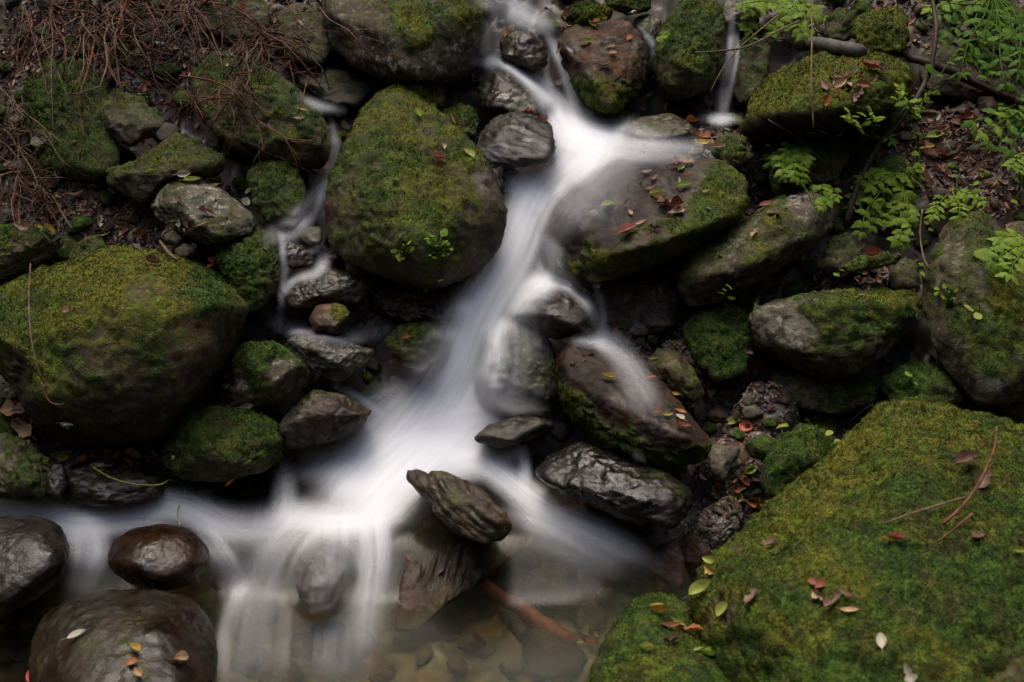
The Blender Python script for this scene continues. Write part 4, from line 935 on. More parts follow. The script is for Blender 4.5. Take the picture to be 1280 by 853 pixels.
# ------------------------------------------------------------------ uncountable stuff: litter crumbs and gravel
def scatter_bits(name, label, cat, zones, kind, mat):
    V = []; F = []; C = []
    for cx, cy, rx, ry, n in zones:
        for k in range(n):
            px, py = cx+rng.normal()*rx*.6, cy+rng.normal()*ry*.6
            if not (-500 < px < 1800 and -300 < py < 870): continue
            h = cast(px, py)
            if h is None: continue
            d, p, nn, host = h
            if p[2] < .02: continue
            if host != 'ground' and (kind != 'leaf' or nn[2] < .93 or rng.random() < .85): continue
            if host == 'huge': continue
            xa = rng.normal(size=3); xa -= nn*(xa@nn); xa /= np.linalg.norm(xa); ya = np.cross(nn, xa)
            b = len(V)
            if kind == 'leaf':
                s = rng.uniform(.006, .021); q = rng.uniform(.35, .6)
                tilt = rng.normal(size=2)*.35
                for (u, v, z) in ((-1, 0, 0), (-.2, q, .2), (1, 0, .1), (-.1, -q, .25), (0, 0, 0)):
                    V.append(p+nn*.003 + s*(xa*u+ya*v+nn*(z*rng.uniform(.3, 1.8)+u*tilt[0]+v*tilt[1])))
                F += [(b, b+4, b+1), (b+1, b+4, b+2), (b+2, b+4, b+3), (b+3, b+4, b)]
                t = rng.random(); c = np.array([[.05, .028, .018], [.10, .045, .025], [.16, .09, .05], [.03, .018, .013]][int(rng.integers(0, 4))])*rng.uniform(.6, 1.4)
                C += [c]*5
            else:
                s = rng.uniform(.004, .010)
                iv, if_ = ico(1)
                sc = rng.uniform(.5, 1.1, 3)
                for q in iv: V.append(p + s*(xa*q[0]*sc[0]+ya*q[1]*sc[1]+nn*q[2]*sc[2]*.6))
                F += [tuple(b+j for j in f) for f in if_]
                c = np.array([[.07, .066, .055], [.12, .11, .09], [.08, .045, .03], [.03, .028, .026]][int(rng.integers(0, 4))])*rng.uniform(.6, 1.4)
                C += [c]*len(iv)
    if not V: return
    o = mesh_obj(name, np.array(V), [f for f in F], mat, smooth=False)
    col_attr(o.data, 'tint', np.array(C))
    tag(o, label, cat, kind='stuff')
mt, t = new_mat('crumbs'); b = NB(t)
at = b.n('ShaderNodeAttribute', attribute_name='tint'); p = b.n('ShaderNodeBsdfPrincipled'); p.inputs['Roughness'].default_value = .5
p.inputs['Specular IOR Level'].default_value = .35
t.links.new(at.outputs[0], p.inputs['Base Color']); oo = b.n('ShaderNodeOutputMaterial'); t.links.new(p.outputs[0], oo.inputs[0])
scatter_bits('leaf_litter', 'crumbled dark brown leaf litter between the rocks', 'litter',
   [(1190,190,100,60,1500), (1210,250,60,25,300), (190,270,110,35,1300), (60,240,80,50,500), (120,50,130,60,700), (330,40,80,50,300), (120,578,70,14,350), (925,580,40,60,500), (905,165,50,40,300), (25,520,30,40,250), (900,470,60,40,300), (1080,345,70,25,250), (1060,110,50,22,160), (785,425,50,40,200), (1220,60,60,50,300), (980,240,80,60,300), (640,420,700,260,1500), (120,60,170,90,2600), (340,30,140,70,1200), (1100,20,120,40,500), (-170,200,170,300,1700), (1470,200,170,300,1700), (640,-110,1100,90,2600)], 'leaf', mt)
scatter_bits('gravel', 'fine wet gravel between the rocks', 'gravel',
   [(915,560,55,80,1200), (925,480,50,30,400), (905,165,55,40,500), (1190,160,90,50,300), (480,400,60,30,300), (880,660,50,40,400), (850,430,60,40,300), (150,290,100,30,200), (990,490,80,30,200), (20,790,30,50,120), (640,780,260,60,250)], 'stone', mt)

# ------------------------------------------------------------------ stems, twigs, branches
def catmull(P, n):
    P = np.asarray(P, float)
    Q = np.vstack([2*P[0]-P[1], P, 2*P[-1]-P[-2]])
    out = []
    m = len(P)-1
    for t in np.linspace(0, m, n):
        i = min(int(t), m-1); f = t-i
        a, b_, c, d = Q[i], Q[i+1], Q[i+2], Q[i+3]
        out.append(.5*((2*b_)+(-a+c)*f+(2*a-5*b_+4*c-d)*f*f+(-a+3*b_-3*c+d)*f**3))
    return np.array(out)
def tube(P, r0, r1, sides=5):
    P = np.asarray(P, float); n = len(P)
    T = np.gradient(P, axis=0); T /= np.linalg.norm(T, axis=1)[:, None]+1e-9
    a = np.array([.3, .2, .9]); A = np.cross(T, a); A /= np.linalg.norm(A, axis=1)[:, None]+1e-9; Bv = np.cross(T, A)
    r = np.linspace(r0, r1, n)[:, None]
    V = []
    for k in range(sides):
        th = 2*math.pi*k/sides; V.append(P + r*(A*math.cos(th)+Bv*math.sin(th)))
    V = np.stack(V, 1).reshape(-1, 3)
    F = []
    for i in range(n-1):
        for k in range(sides):
            a_ = i*sides+k; b_ = i*sides+(k+1) % sides
            F.append((a_, b_, b_+sides, a_+sides))
    F.append(tuple(range(sides-1, -1, -1))); F.append(tuple((n-1)*sides+k for k in range(sides)))
    return V, F
def sjoin(parts):
    V = []; F = []; b_ = 0
    for v, f in parts:
        V.append(v); F += [tuple(i+b_ for i in q) for q in f]; b_ += len(v)
    return np.concatenate(V), F
def surf_depth(px, py):
    h = cast(px, py); s = float(hitS(px, py)[0])
    return min(h[0], s+.1) if h else s
def path3(pts, off, n):
    """a drawn path (px, py[, extra offset]) hung over whatever lies behind it"""
    pts = np.array([(*q, 0) if len(q) == 2 else q for q in pts], float)
    Q = catmull(pts, n)
    d = np.array([surf_depth(x, y) for x, y, _ in Q])
    # stay in front of everything, smoothly
    for _ in range(3):
        m = np.minimum(d, np.minimum(np.r_[d[:1], d[:-1]], np.r_[d[1:], d[-1:]])); d = m
    k = np.ones(5)/5
    d = np.convolve(np.pad(d, 2, mode='edge'), k, 'valid')
    o = off if np.ndim(off) else np.full(n, off)
    return pt(Q[:, 0], Q[:, 1], d - o - Q[:, 2])
def px2m(px, d): return px/640*TH*d

def single(name, label, cat, pts, off, w0, w1, mat, n=18, sides=6, group=None, rough=0.0):
    P = path3(pts, off, n)
    if rough: P = P + rng.normal(size=P.shape)*rough
    dm = float(np.linalg.norm(P.mean(0)-CAMP))
    V, F = tube(P, px2m(w0/2, dm), px2m(w1/2, dm), sides)
    c = P[0]
    o = mesh_obj(name, V-c, F, M[mat]); o.location = c
    return tag(o, label, cat, group)
single('fallen_branch', 'long curved brown branch leaning down beside the fern-like plant', 'branch', [(1164,-10),(1170,30),(1166,75),(1152,112),(1126,150),(1098,182),(1076,222),(1066,250),(1058,282)], np.linspace(.12, .02, 30), 5, 8, 'twig_dark', 30, 7, rough=.0012)
single('hanging_vine', 'thin straight yellowish vine hanging in front of the mossed boulder', 'vine', [(1013,-10),(1015,40),(1014,100),(1017,160)], .10, 2, 2, 'twig_tan', 16, 5)
single('dry_twig', 'thin bent twig dropping from the foliage top right of the cliff', 'twig', [(960,150),(1000,175),(1030,205),(1036,222)], .03, 2, 1.4, 'twig_dark')
single('dry_twig', 'pale slender twig crossing in front of the thin right-hand fall', 'twig', [(868,66),(900,64),(935,58),(975,38),(1000,26)], .10, 2, 2.6, 'twig_tan')
single('dry_twig', 'drooping twig curving beneath the pale twig at the right-hand fall', 'twig', [(888,115),(900,92),(916,68),(945,42),(972,20)], .09, 1.6, 2.4, 'twig_tan')
single('dry_twig', 'black forked twig lying over the upper pool', 'twig', [(749,190),(775,186),(810,186),(832,184),(848,176)], .03, 2.2, 3, 'twig_dark')
single('dry_twig', 'dark twig stub lying across the upper pool rim', 'twig', [(820,180),(836,172),(842,162)], .03, 2, 1.5, 'twig_dark')
single('fallen_log', 'short grey weathered log below the hanging green sprays', 'log', [(996,58),(1020,54),(1050,60),(1078,66)], .0, 15, 17, 'bark', 14, 10, rough=.002)
single('fallen_log', 'dark log slanting down across the top right hollow', 'log', [(1120,66),(1170,82),(1220,104),(1275,134)], .02, 9, 11, 'twig_dark', 16, 9, rough=.003)
single('fallen_branch', 'broken brown branch end resting under the top right foliage', 'branch', [(1196,92),(1224,104),(1252,118),(1268,124)], .06, 5, 7, 'twig_dark', 12, 8, rough=.002)
single('dry_twig', 'curved reddish stick lying on the huge foreground boulder', 'stick', [(1246,534),(1243,560),(1226,600),(1204,632),(1178,656)], .012, 2.6, 4, 'twig_red', 18, 6)
single('dry_twig', 'straight tan stick pointing left on the huge foreground boulder', 'stick', [(1104,655),(1140,642),(1172,632),(1206,622)], .012, 2.2, 3, 'twig_tan', 14, 6)
single('dry_twig', 'short reddish stick below the curved stick on the huge boulder', 'stick', [(1172,678),(1192,662),(1216,642)], .012, 2.4, 3, 'twig_red', 10, 6)
single('dry_twig', 'root hair hanging over the big yellow-mossed left boulder', 'root', [(38,330),(36,380),(40,430),(52,476)], .02, 1.8, 1.6, 'twig_tan', 18, 5)
single('dry_twig', 'small reddish curl of root below the big left boulder', 'root', [(52,478),(60,500),(72,506),(80,504)], .03, 2.2, 1.4, 'twig_red', 12, 5)
single('dry_twig', 'yellow-green tendril trailing over the side stream', 'tendril', [(116,584),(140,598),(172,606),(200,606),(214,600),(232,610),(228,622),(222,640),(226,660)], .03, 2, 1.6, 'lime', 26, 5)
single('dry_twig', 'pale bare root hanging in the crack beside the right edge boulder', 'root', [(1153,262),(1150,290),(1154,320),(1162,338)], .05, 2.6, 1.6, 'twig_tan', 14, 5)
single('dry_twig', 'thin twig lying from the long olive rock down to the left', 'twig', [(1002,342),(985,350),(965,357)], .03, 2, 1.4, 'twig_tan', 10, 5)
single('dry_twig', 'dark twig leaning on the crest of the huge boulder', 'twig', [(1062,528),(1078,514),(1092,504)], .04, 1.8, 1.8, 'twig_dark', 8, 5)
single('dry_twig', 'tan stick in the litter above the big left boulder', 'stick', [(200,302),(212,318),(222,326)], .015, 4, 4, 'twig_tan', 8, 6)
single('dry_twig', 'pale stick stuck in the litter at far left', 'stick', [(66,246),(78,268),(92,290)], .02, 3.4, 2.6, 'twig_tan', 8, 6)
single('sunken_branch', 'reddish branch lying under the clear pool water', 'branch', [(600,728),(640,754),(680,782),(712,808)], -.02, 15, 26, 'rust', 14, 9, rough=.002)

# brambles: each one rooted plant with its stems
def bramble(label, root, stems, mat, n_rand, spread, seed, wpx=1.75):
    r_ = np.random.default_rng(seed)
    d = surf_depth(*root)
    base = pt(root[0], root[1], d-.02)
    e = bpy.data.objects.new('bramble', None); COL.objects.link(e); e.location = base
    tag(e, label, 'bramble', 'bare bramble stems on the left bank')
    lst = [(s, None) for s in stems]
    for k in range(int(n_rand*2.1)):
        x0, y0 = root[0]+r_.normal()*14, root[1]+r_.normal()*8
        L = r_.uniform(.5, 1.0)*spread; a = r_.uniform(-2.6, .5) if r_.random() < .4 else r_.uniform(.2, 2.9)
        bend = r_.normal()*.6
        pts = [(x0, y0)]
        for j in range(1, 5):
            t = j/4
            aa = a + bend*t
            pts.append((x0+L*t*math.cos(aa)+r_.normal()*6, y0+L*t*math.sin(aa)*.8 + 30*t*t + r_.normal()*5))
        lst.append((pts, r_.choice(['twig_red', 'twig_red', 'twig_tan', 'twig_dark'])))
    for pts, m_ in lst:
        off = np.concatenate([np.linspace(.02, r_.uniform(.06, .17), 12), np.linspace(.12, .03, 8)])
        off = np.convolve(np.pad(off, 3, mode='edge'), np.ones(7)/7, 'valid')
        P = path3(pts, off, 20)
        P[0] = P[0]*.6 + base*.4 if m_ is not None else P[0]
        dm = float(np.linalg.norm(P.mean(0)-CAMP)); ww = wpx*r_.choice([.45, .6, .8, 1.3])
        parts = [tube(P, px2m(ww*.62, dm), px2m(ww*.28, dm), 5)]
        for q in range(int(r_.integers(2, 6))):
            i = int(r_.integers(4, 18)); L = r_.uniform(.04, .13)
            dv = P[min(i+1, 19)]-P[i]; dv /= np.linalg.norm(dv)+1e-9
            dv = dv + r_.normal(size=3)*.6; dv /= np.linalg.norm(dv)
            bpt = [P[i]]
            for j in range(4):
                dv = dv + r_.normal(size=3)*.18 + np.array([0, 0, -.06]); dv /= np.linalg.norm(dv); bpt.append(bpt[-1]+dv*L/4)
            parts.append(tube(np.array(bpt), px2m(ww*.34, dm), px2m(ww*.2, dm), 4))
        V, F = sjoin(parts)
        mesh_obj('stem', V-base, F, M[str(m_) if m_ is not None else mat], e)
bramble('bramble with long reddish stems arching from the top edge at far left', (60,10), [[(62,10),(66,50),(64,90),(66,160),(66,190)], [(30,8),(24,50),(18,95)], [(0,44),(30,46),(60,52),(100,40),(130,28)], [(64,70),(80,110),(92,145)]], 'twig_tan', 9, 120, 1)
bramble('dense reddish bramble tangle above the shadowy moss boulder', (120,30), [[(100,95),(130,90),(170,80),(210,60)], [(30,5),(45,60),(60,120),(66,165)], [(120,40),(112,80),(100,120),(104,140)]], 'twig_red', 15, 130, 2)
bramble('bramble whose long stem droops over the grey tilted slab', (150,2), [[(145,0),(165,35),(182,58),(190,90),(200,115),(212,135)], [(132,55),(160,65),(185,80),(210,78),(228,66)]], 'twig_dark', 13, 120, 3)
bramble('bramble hanging in front of the dark mossy boulder', (240,5), [[(241,0),(246,30),(252,60),(262,95)], [(236,80),(234,110),(240,130),(224,155)], [(225,95),(260,100),(290,112),(305,130),(320,150)], [(236,115),(250,140),(262,165)]], 'twig_red', 15, 110, 4)
bramble('fine reddish bramble mass beside the wide top boulder', (330,40), [[(360,-5),(372,20),(396,36),(425,40)], [(400,10),(412,25),(435,38),(450,55),(466,74)], [(430,38),(455,46),(480,53),(492,54)], [(342,82),(370,88),(395,102),(425,105),(450,104)], [(385,95),(378,125),(372,145)], [(355,-5),(375,30),(385,38)]], 'twig_red', 17, 80, 5)
bramble('sparse bramble stems trailing over the dark mossy boulder toward the trickle', (285,100), [[(320,150),(345,165),(370,178),(402,172)], [(322,152),(328,180),(332,190),(360,200)]], 'twig_red', 9, 80, 6, 1.6)
bramble('low bramble with stiff stems above the left litter patch', (30,225), [[(0,195),(20,215),(32,240),(40,270)], [(0,238),(24,245),(40,240),(60,250)], [(0,258),(14,262),(22,272),(0,278)], [(100,200),(104,170),(100,140)]], 'twig_red', 10, 80, 7)
bramble('bramble of thin grey-tan stems at the left edge above the big boulder', (10,160), [[(0,110),(30,140),(55,160),(66,180),(67,230)], [(66,165),(80,155),(90,158)]], 'twig_tan', 9, 90, 8)

# ------------------------------------------------------------------ green plants
def toothed(L, W, nt_=3, fold=.25):
    """leaflet with toothed edges, tip along +x, slightly folded and drooping"""
    side = []
    for k in range(nt_*2+1):
        t = k/(nt_*2)
        wv = W*math.sin(math.pi*min(1, (t*.86+.10)))*(1.0 if k % 2 else .68)
        side.append((t*L, wv))
    V = [(0, 0, 0)]
    mid = [(x, 0, -.35*(x/L)**2*L) for x, _ in side]
    V = []
    for (x, y), m_ in zip(side, mid):
        V += [(x, -y, m_[2]-fold*y), m_, (x, y, m_[2]-fold*y)]
    F = []
    for k in range(len(side)-1):
        a = k*3; F += [(a, a+1, a+4, a+3), (a+1, a+2, a+5, a+4)]
    V.append((L*1.12, 0, mid[-1][2]-.05*L)); b_ = len(side)*3-3; F += [(b_, b_+1, len(V)-1), (b_+1, b_+2, len(V)-1)]
    return np.array(V), F
def frame(p, x, n):
    x = Vector(x).normalized(); n = Vector(n); n = (n - x*n.dot(x)).normalized(); y = n.cross(x)
    m = Matrix((x, y, n)).transposed()
    return np.array(m), np.array(p)
def spray(root3, pts, off, size, mat, parent, r_, lobed=True, step=2, name='frond'):
    """one compound leaf: a rachis with pairs of leaflets"""
    n = 14
    P = path3(pts, off, n)
    dm = float(np.linalg.norm(P.mean(0)-CAMP))
    parts = [tube(P, px2m(1.0, dm), px2m(.5, dm), 4)]
    L0 = px2m(size, dm)
    cams = -(P.mean(0)-CAMP); cams /= np.linalg.norm(cams)
    for i in range(3, n, step):
        tv = P[min(i+1, n-1)]-P[i-1]; tv /= np.linalg.norm(tv)
        up = np.array([0, -.35, 1.0])+r_.normal(size=3)*.25; sv = np.cross(up, tv); sv /= np.linalg.norm(sv)+1e-9
        f = (1-.5*abs(i/n-.45))
        dirs = [tv*.55+sv, tv*.55-sv] + ([tv] if i >= n-2 else [])
        for dv in dirs:
            L = L0*f*r_.uniform(.8, 1.15)
            subs = [(0, 1.0), (.75, .62), (-.75, .62)] if lobed else [(0, 1.0)]
            for rot, sc in subs:
                dv2 = np.array(Matrix.Rotation(rot, 3, Vector(up)) @ Vector(dv))
                V, F = toothed(L*sc, L*sc*(.40 if lobed else .33))
                m, p0 = frame(P[i]+dv/np.linalg.norm(dv)*L*.12, dv2, up+r_.normal(size=3)*.2)
                parts.append((V @ m.T + p0, F))
    V, F = sjoin(parts)
    return mesh_obj(name, V-np.array(root3), F, M[mat], parent)
def fern_plant(label, root, fronds, size, mat, seed, lobed=True, off=.08, kind='leafy_plant', step=2):
    r_ = np.random.default_rng(seed)
    d = surf_depth(*root); base = pt(root[0], root[1], d)
    e = bpy.data.objects.new(kind, None); COL.objects.link(e); e.location = base
    tag(e, label, 'plant')
    for pts in fronds:
        o_ = np.linspace(.015, off*r_.uniform(.7, 1.3), 14)
        mm = mat if not isinstance(mat, list) else mat[int(r_.integers(0, len(mat)))]
        spray(base, [root]+pts, o_, size, mm, e, r_, lobed, step)
    return e
fern_plant('bright green fern-like plant drooping under the long branch', (1118,222),
   [[(1100,224),(1078,240),(1066,256)], [(1112,240),(1100,262),(1090,282)], [(1122,245),(1126,270),(1128,302)], [(1108,232),(1084,262),(1076,290)], [(1130,225),(1142,218),(1146,212)], [(1100,215),(1112,222),(1104,248)], [(1128,240),(1134,262),(1136,280)], [(1090,222),(1096,216),(1080,224)], [(1126,215),(1110,222),(1092,232)], [(1130,232),(1118,256),(1108,276)], [(1134,250),(1130,286),(1122,300)], [(1110,215),(1086,228),(1070,244)]], 13.5, 'green', 11)
fern_plant('light green lobed sprays hanging from the top edge above the grey log', (985,-10),
   [[(968,2),(950,8),(932,12)], [(984,10),(972,24),(962,40)], [(994,10),(996,28),(1004,42)], [(1004,4),(1018,12),(1030,22)], [(980,4),(986,16),(990,32)], [(960,0),(945,2),(928,6)], [(990,6),(1000,14),(1016,36)], [(950,6),(940,20),(936,34)]], 13, 'green', 12)
fern_plant('small light green plant at the left foot of the mossed boulder', (988,178),
   [[(976,188),(968,198),(962,206)], [(990,190),(990,204),(996,222)], [(984,184),(978,204),(980,218)], [(996,182),(1004,190),(1008,200)], [(980,182),(968,190),(960,196)], [(1000,188),(1002,206),(1004,224)]], 12, 'green', 13)
fern_plant('dense dark green shrub foliage in the top right corner', (1240,-8),
   [[(1215,5),(1195,14),(1172,18)], [(1225,10),(1205,28),(1186,40)], [(1240,12),(1232,36),(1216,60)], [(1250,14),(1256,40),(1262,66)], [(1262,6),(1274,30),(1284,50)], [(1230,4),(1212,6),(1186,4)], [(1246,20),(1244,50),(1240,80)], [(1262,20),(1270,56),(1278,90)], [(1220,20),(1222,46),(1230,70)], [(1210,0),(1180,6),(1164,10)], [(1230,20),(1212,50),(1200,90)], [(1250,30),(1250,70),(1256,104)], [(1270,20),(1276,60),(1270,110)]], 15, ['green', 'green_dark', 'green_dark'], 14, lobed=False)
fern_plant('broad-leaved green sprig reaching in from the right edge', (1300,120),
   [[(1276,128),(1250,140),(1218,152)], [(1282,136),(1262,154),(1238,178)], [(1290,140),(1276,164),(1262,186)], [(1286,126),(1262,132),(1240,134)], [(1290,130),(1262,146),(1230,166)]], 16, ['green', 'green_dark'], 15, lobed=False)
fern_plant('green sprig at the right edge above the olive boulder', (1300,185), [[(1285,190),(1272,198),(1264,206)], [(1290,195),(1282,204),(1274,212)]], 10, 'green', 16, lobed=False)
fern_plant('pale green sprig at the upper pool cleft beside the tall boulder', (836,38), [[(832,42),(828,46),(824,50)]], 6, 'green', 17)

fern_plant('loose light sprig rising behind the curved branch beside the mossed boulder', (1148,150), [[(1140,136),(1132,122),(1126,112)], [(1150,136),(1156,122),(1166,112)], [(1138,146),(1124,142),(1112,144)]], 13, 'green', 31, lobed=False)
fern_plant('loose light sprig on the soil face below the leaf heap', (1082,170), [[(1074,160),(1066,150),(1062,142)], [(1086,158),(1092,148),(1090,140)], [(1090,172),(1104,170),(1114,176)]], 12, 'green', 32, lobed=False)
fern_plant('small sprig trailing down the litter slope toward the right edge boulder', (1190,236), [[(1182,246),(1172,256),(1166,268)], [(1194,248),(1200,258),(1198,270)], [(1204,240),(1216,244),(1226,252)]], 11, 'green', 33, lobed=False)
fern_plant('leafy sprig leaning out over the large right edge boulder', (1290,300), [[(1276,306),(1258,314),(1242,326)], [(1280,314),(1268,328),(1262,342)], [(1276,298),(1262,296),(1250,300)]], 16, 'green', 34, lobed=False)
fern_plant('drooping pale sprig under the long branch tip near the ledge stone', (1050,236), [[(1044,246),(1034,250),(1026,258)], [(1040,236),(1028,232),(1018,234)]], 10, 'green', 35)
def seedling(label, root, leaves, mat='green', off=.03, seed=0, group=None):
    """round-leaved seedling: one stem fan, each leaf its own mesh"""
    r_ = np.random.default_rng(seed)
    d = surf_depth(*root); base = pt(root[0], root[1], d)
    e = bpy.data.objects.new('seedling', None); COL.objects.link(e); e.location = base
    tag(e, label, 'seedling', group)
    parts = []
    for (x, y, s) in leaves:
        dd = surf_depth(x, y) - off*r_.uniform(.6, 1.4); tip = pt(x, y, dd)
        mid = (base+tip)/2 + np.array([0, -.01, .012])
        C_ = catmull([base, mid, tip], 7)
        parts.append(tube(C_, px2m(.7, dd), px2m(.5, dd), 4))
        L = px2m(s*1.25, dd)
        dv = tip-base; dv[2] *= .3; dv = dv + r_.normal(size=3)*.01 + np.array([0, -.01, 0])
        m, p0 = frame(tip, dv, np.array([0, -.55, 1])+r_.normal(size=3)*.25)
        nseg = 10; V = [(L*.45, 0, -.03*L)]
        for k in range(nseg):
            th = 2*math.pi*k/nseg; rr = L*.5*(1+.06*math.cos(3*th))*(0.8 if k == 5 else 1)
            V.append((L*.45+rr*math.cos(th)*1.1, rr*math.sin(th)*.9, .06*L*math.cos(2*th)))
        F = [(0, k+1, (k+1) % nseg+1) for k in range(nseg)]
        mesh_obj('leaf', np.array(V) @ m.T + p0 - base, F, M[mat], e)
    V, F = sjoin(parts)
    mesh_obj('stem', V-base, F, M['green_dark'], e)
def rl(cx, cy, rx, ry, n, s, seed):
    r_ = np.random.default_rng(seed); return [(cx+r_.uniform(-rx, rx), cy+r_.uniform(-ry, ry), s*r_.uniform(.7, 1.25)) for _ in range(n)]
seedling('large round-leaved seedling at the right edge on the olive boulder', (1262,330), [(1240,317,18),(1250,304,12),(1262,313,11),(1276,312,16),(1266,296,9),(1272,328,10)], seed=1)
seedling('bright round-leaved seedling beside the curved branch at the mossed boulder', (1128,132), [(1134,127,11),(1130,116,9),(1118,122,9),(1140,120,8),(1124,112,7)], seed=2)
seedling('yellow-green seedling on the shaded stone front of the mossed boulder', (1078,166), [(1078,142,12),(1080,152,10),(1070,160,9),(1086,158,9),(1068,148,7),(1104,158,9),(1100,176,9)], seed=3)
seedling('two-leaved seedling at the foot of the hanging vine', (1022,172), [(1014,166,10),(1028,164,10),(1034,172,8)], seed=4)
seedling('five-leaved seedling growing from the face of the long olive rock', (911,380), [(912,358,9),(902,366,8),(915,371,9),(908,380,6),(906,362,5)], seed=5)
seedling('tiny seedling at the left end of the broad rock', (944,384), [(940,376,6),(945,368,7),(950,372,5),(936,380,5)], seed=6)
seedling('twin-leaved seedling under the thin ledge stone', (1048,348), [(1046,342,8),(1053,338,9)], seed=7)
seedling('single round green leaf on a stalk right of the long olive rock', (1024,330), [(1020,322,9)], seed=8)
seedling('two-leaved seedling on the crack left of the right edge boulder', (1156,340), [(1152,333,9),(1154,340,6)], seed=9)
seedling('yellowish seedling low on the face of the right edge boulder', (1222,398), [(1212,384,9),(1222,374,8),(1224,392,10),(1216,386,8)], 'lime', seed=10)
seedling('cluster of tiny leaves on the left face of the right edge boulder', (1184,386), rl(1182,370,12,14,9,5,3), seed=11)
seedling('tuft of tiny leaves on the left part of the egg-shaped boulder front', (505,320), rl(503,312,11,12,13,5,4), 'green', .012, seed=12)
seedling('tuft of tiny round leaves on the right part of the egg-shaped boulder front', (548,318), rl(546,308,16,14,16,5,5)+[(553,294,9),(535,298,7)], 'green', .012, seed=13)
seedling('yellow-green sprig at the lowest tip of the egg-shaped boulder', (537,360), [(533,360,6),(539,364,6),(536,356,5),(550,350,7)], 'lime', .015, seed=14)
seedling('pair of bright round leaves in shade behind the huge boulder', (1138,474), [(1135,465,9),(1145,478,5)], seed=15)
seedling('pale green seedling above the dark green moss rock', (1020,545), [(1010,528,8),(1033,540,9),(1042,552,9),(1020,536,6)], 'lime', seed=16)
seedling('lone pale leaf on the top of the dark green moss rock', (975,548), [(977,535,14)], 'lime', seed=17)
seedling('scattered round leaves in the litter right of the fern-like plant', (1195,262), [(1172,263,9),(1200,252,10),(1213,246,8),(1180,270,8),(1165,286,6),(1210,260,6),(1160,278,6),(1216,232,9),(1195,222,8)], seed=18)
seedling('seedling with round leaves at the foot of the top right sprig', (1274,240), [(1262,180,8),(1272,225,9),(1268,250,8),(1276,205,9)], seed=19)
seedling('three-leaved seedling left of the fern-like plant', (1020,262), [(1000,232,7),(1012,228,8),(1026,238,8),(995,222,7),(1032,250,7)], seed=20)
seedling('small green leaves beside the upper branch at the litter slope', (1142,262), [(1084,224,8),(1150,170,7),(1144,195,8),(1135,205,7)], seed=21)
seedling('green leaf cluster hanging before the dark hollow at top right', (1200,60), rl(1205,62,40,34,16,11,9), 'green_dark', .10, seed=22)
seedling('bright little leaves on the boulder beneath the bramble', (150,160), [(154,108,7),(178,118,8),(182,122,5)], seed=23)
seedling('small round leaves near the yellow-green sprays at the top', (935,40), [(932,36,8),(944,48,9),(938,56,7),(1004,46,8)], seed=24)

# still water: the lower pool and its shelf
def water_sheet(name, y0, y1, x0, x1, z):
    xs = np.linspace(x0, x1, 60); ys = np.linspace(y0, y1, 160)
    X, Y = np.meshgrid(xs, ys); P = np.c_[X.ravel(), Y.ravel(), np.full(X.size, z)]
    i = np.arange(X.size).reshape(X.shape)
    F = np.c_[i[:-1, :-1].ravel(), i[:-1, 1:].ravel(), i[1:, 1:].ravel(), i[1:, :-1].ravel()]
    P[:, 2] += .003*fbm(P*5, 2) + .07*sstep(P[:, 1], 2.14, 2.34)*(1-sstep(P[:, 0], .1, .5))
    return tag(mesh_obj(name, P, F, M['pool']), kind='structure')
POOL = water_sheet('pool_water', -2.0, 2.72, -2.9, 1.6, -.005)
bm_ = bmesh.new(); bm_.from_mesh(POOL.data); ROCKS['pool'] = dict(o=POOL, short='pool', bvh=BVHTree.FromBMesh(bm_), box=(-1e5, -1e5, 1e5, 1e5)); bm_.free()
# ------------------------------------------------------------------ water
FRONT = ('point', 'grey1', 'egg', 'glis', 'flatg', 'drip', 'black', 'bwet', 'split', 'flat', 'layer', 'bw', 'tall', 'dround', 'red', 'half', 'lgd', 'wbl', 'sgb')
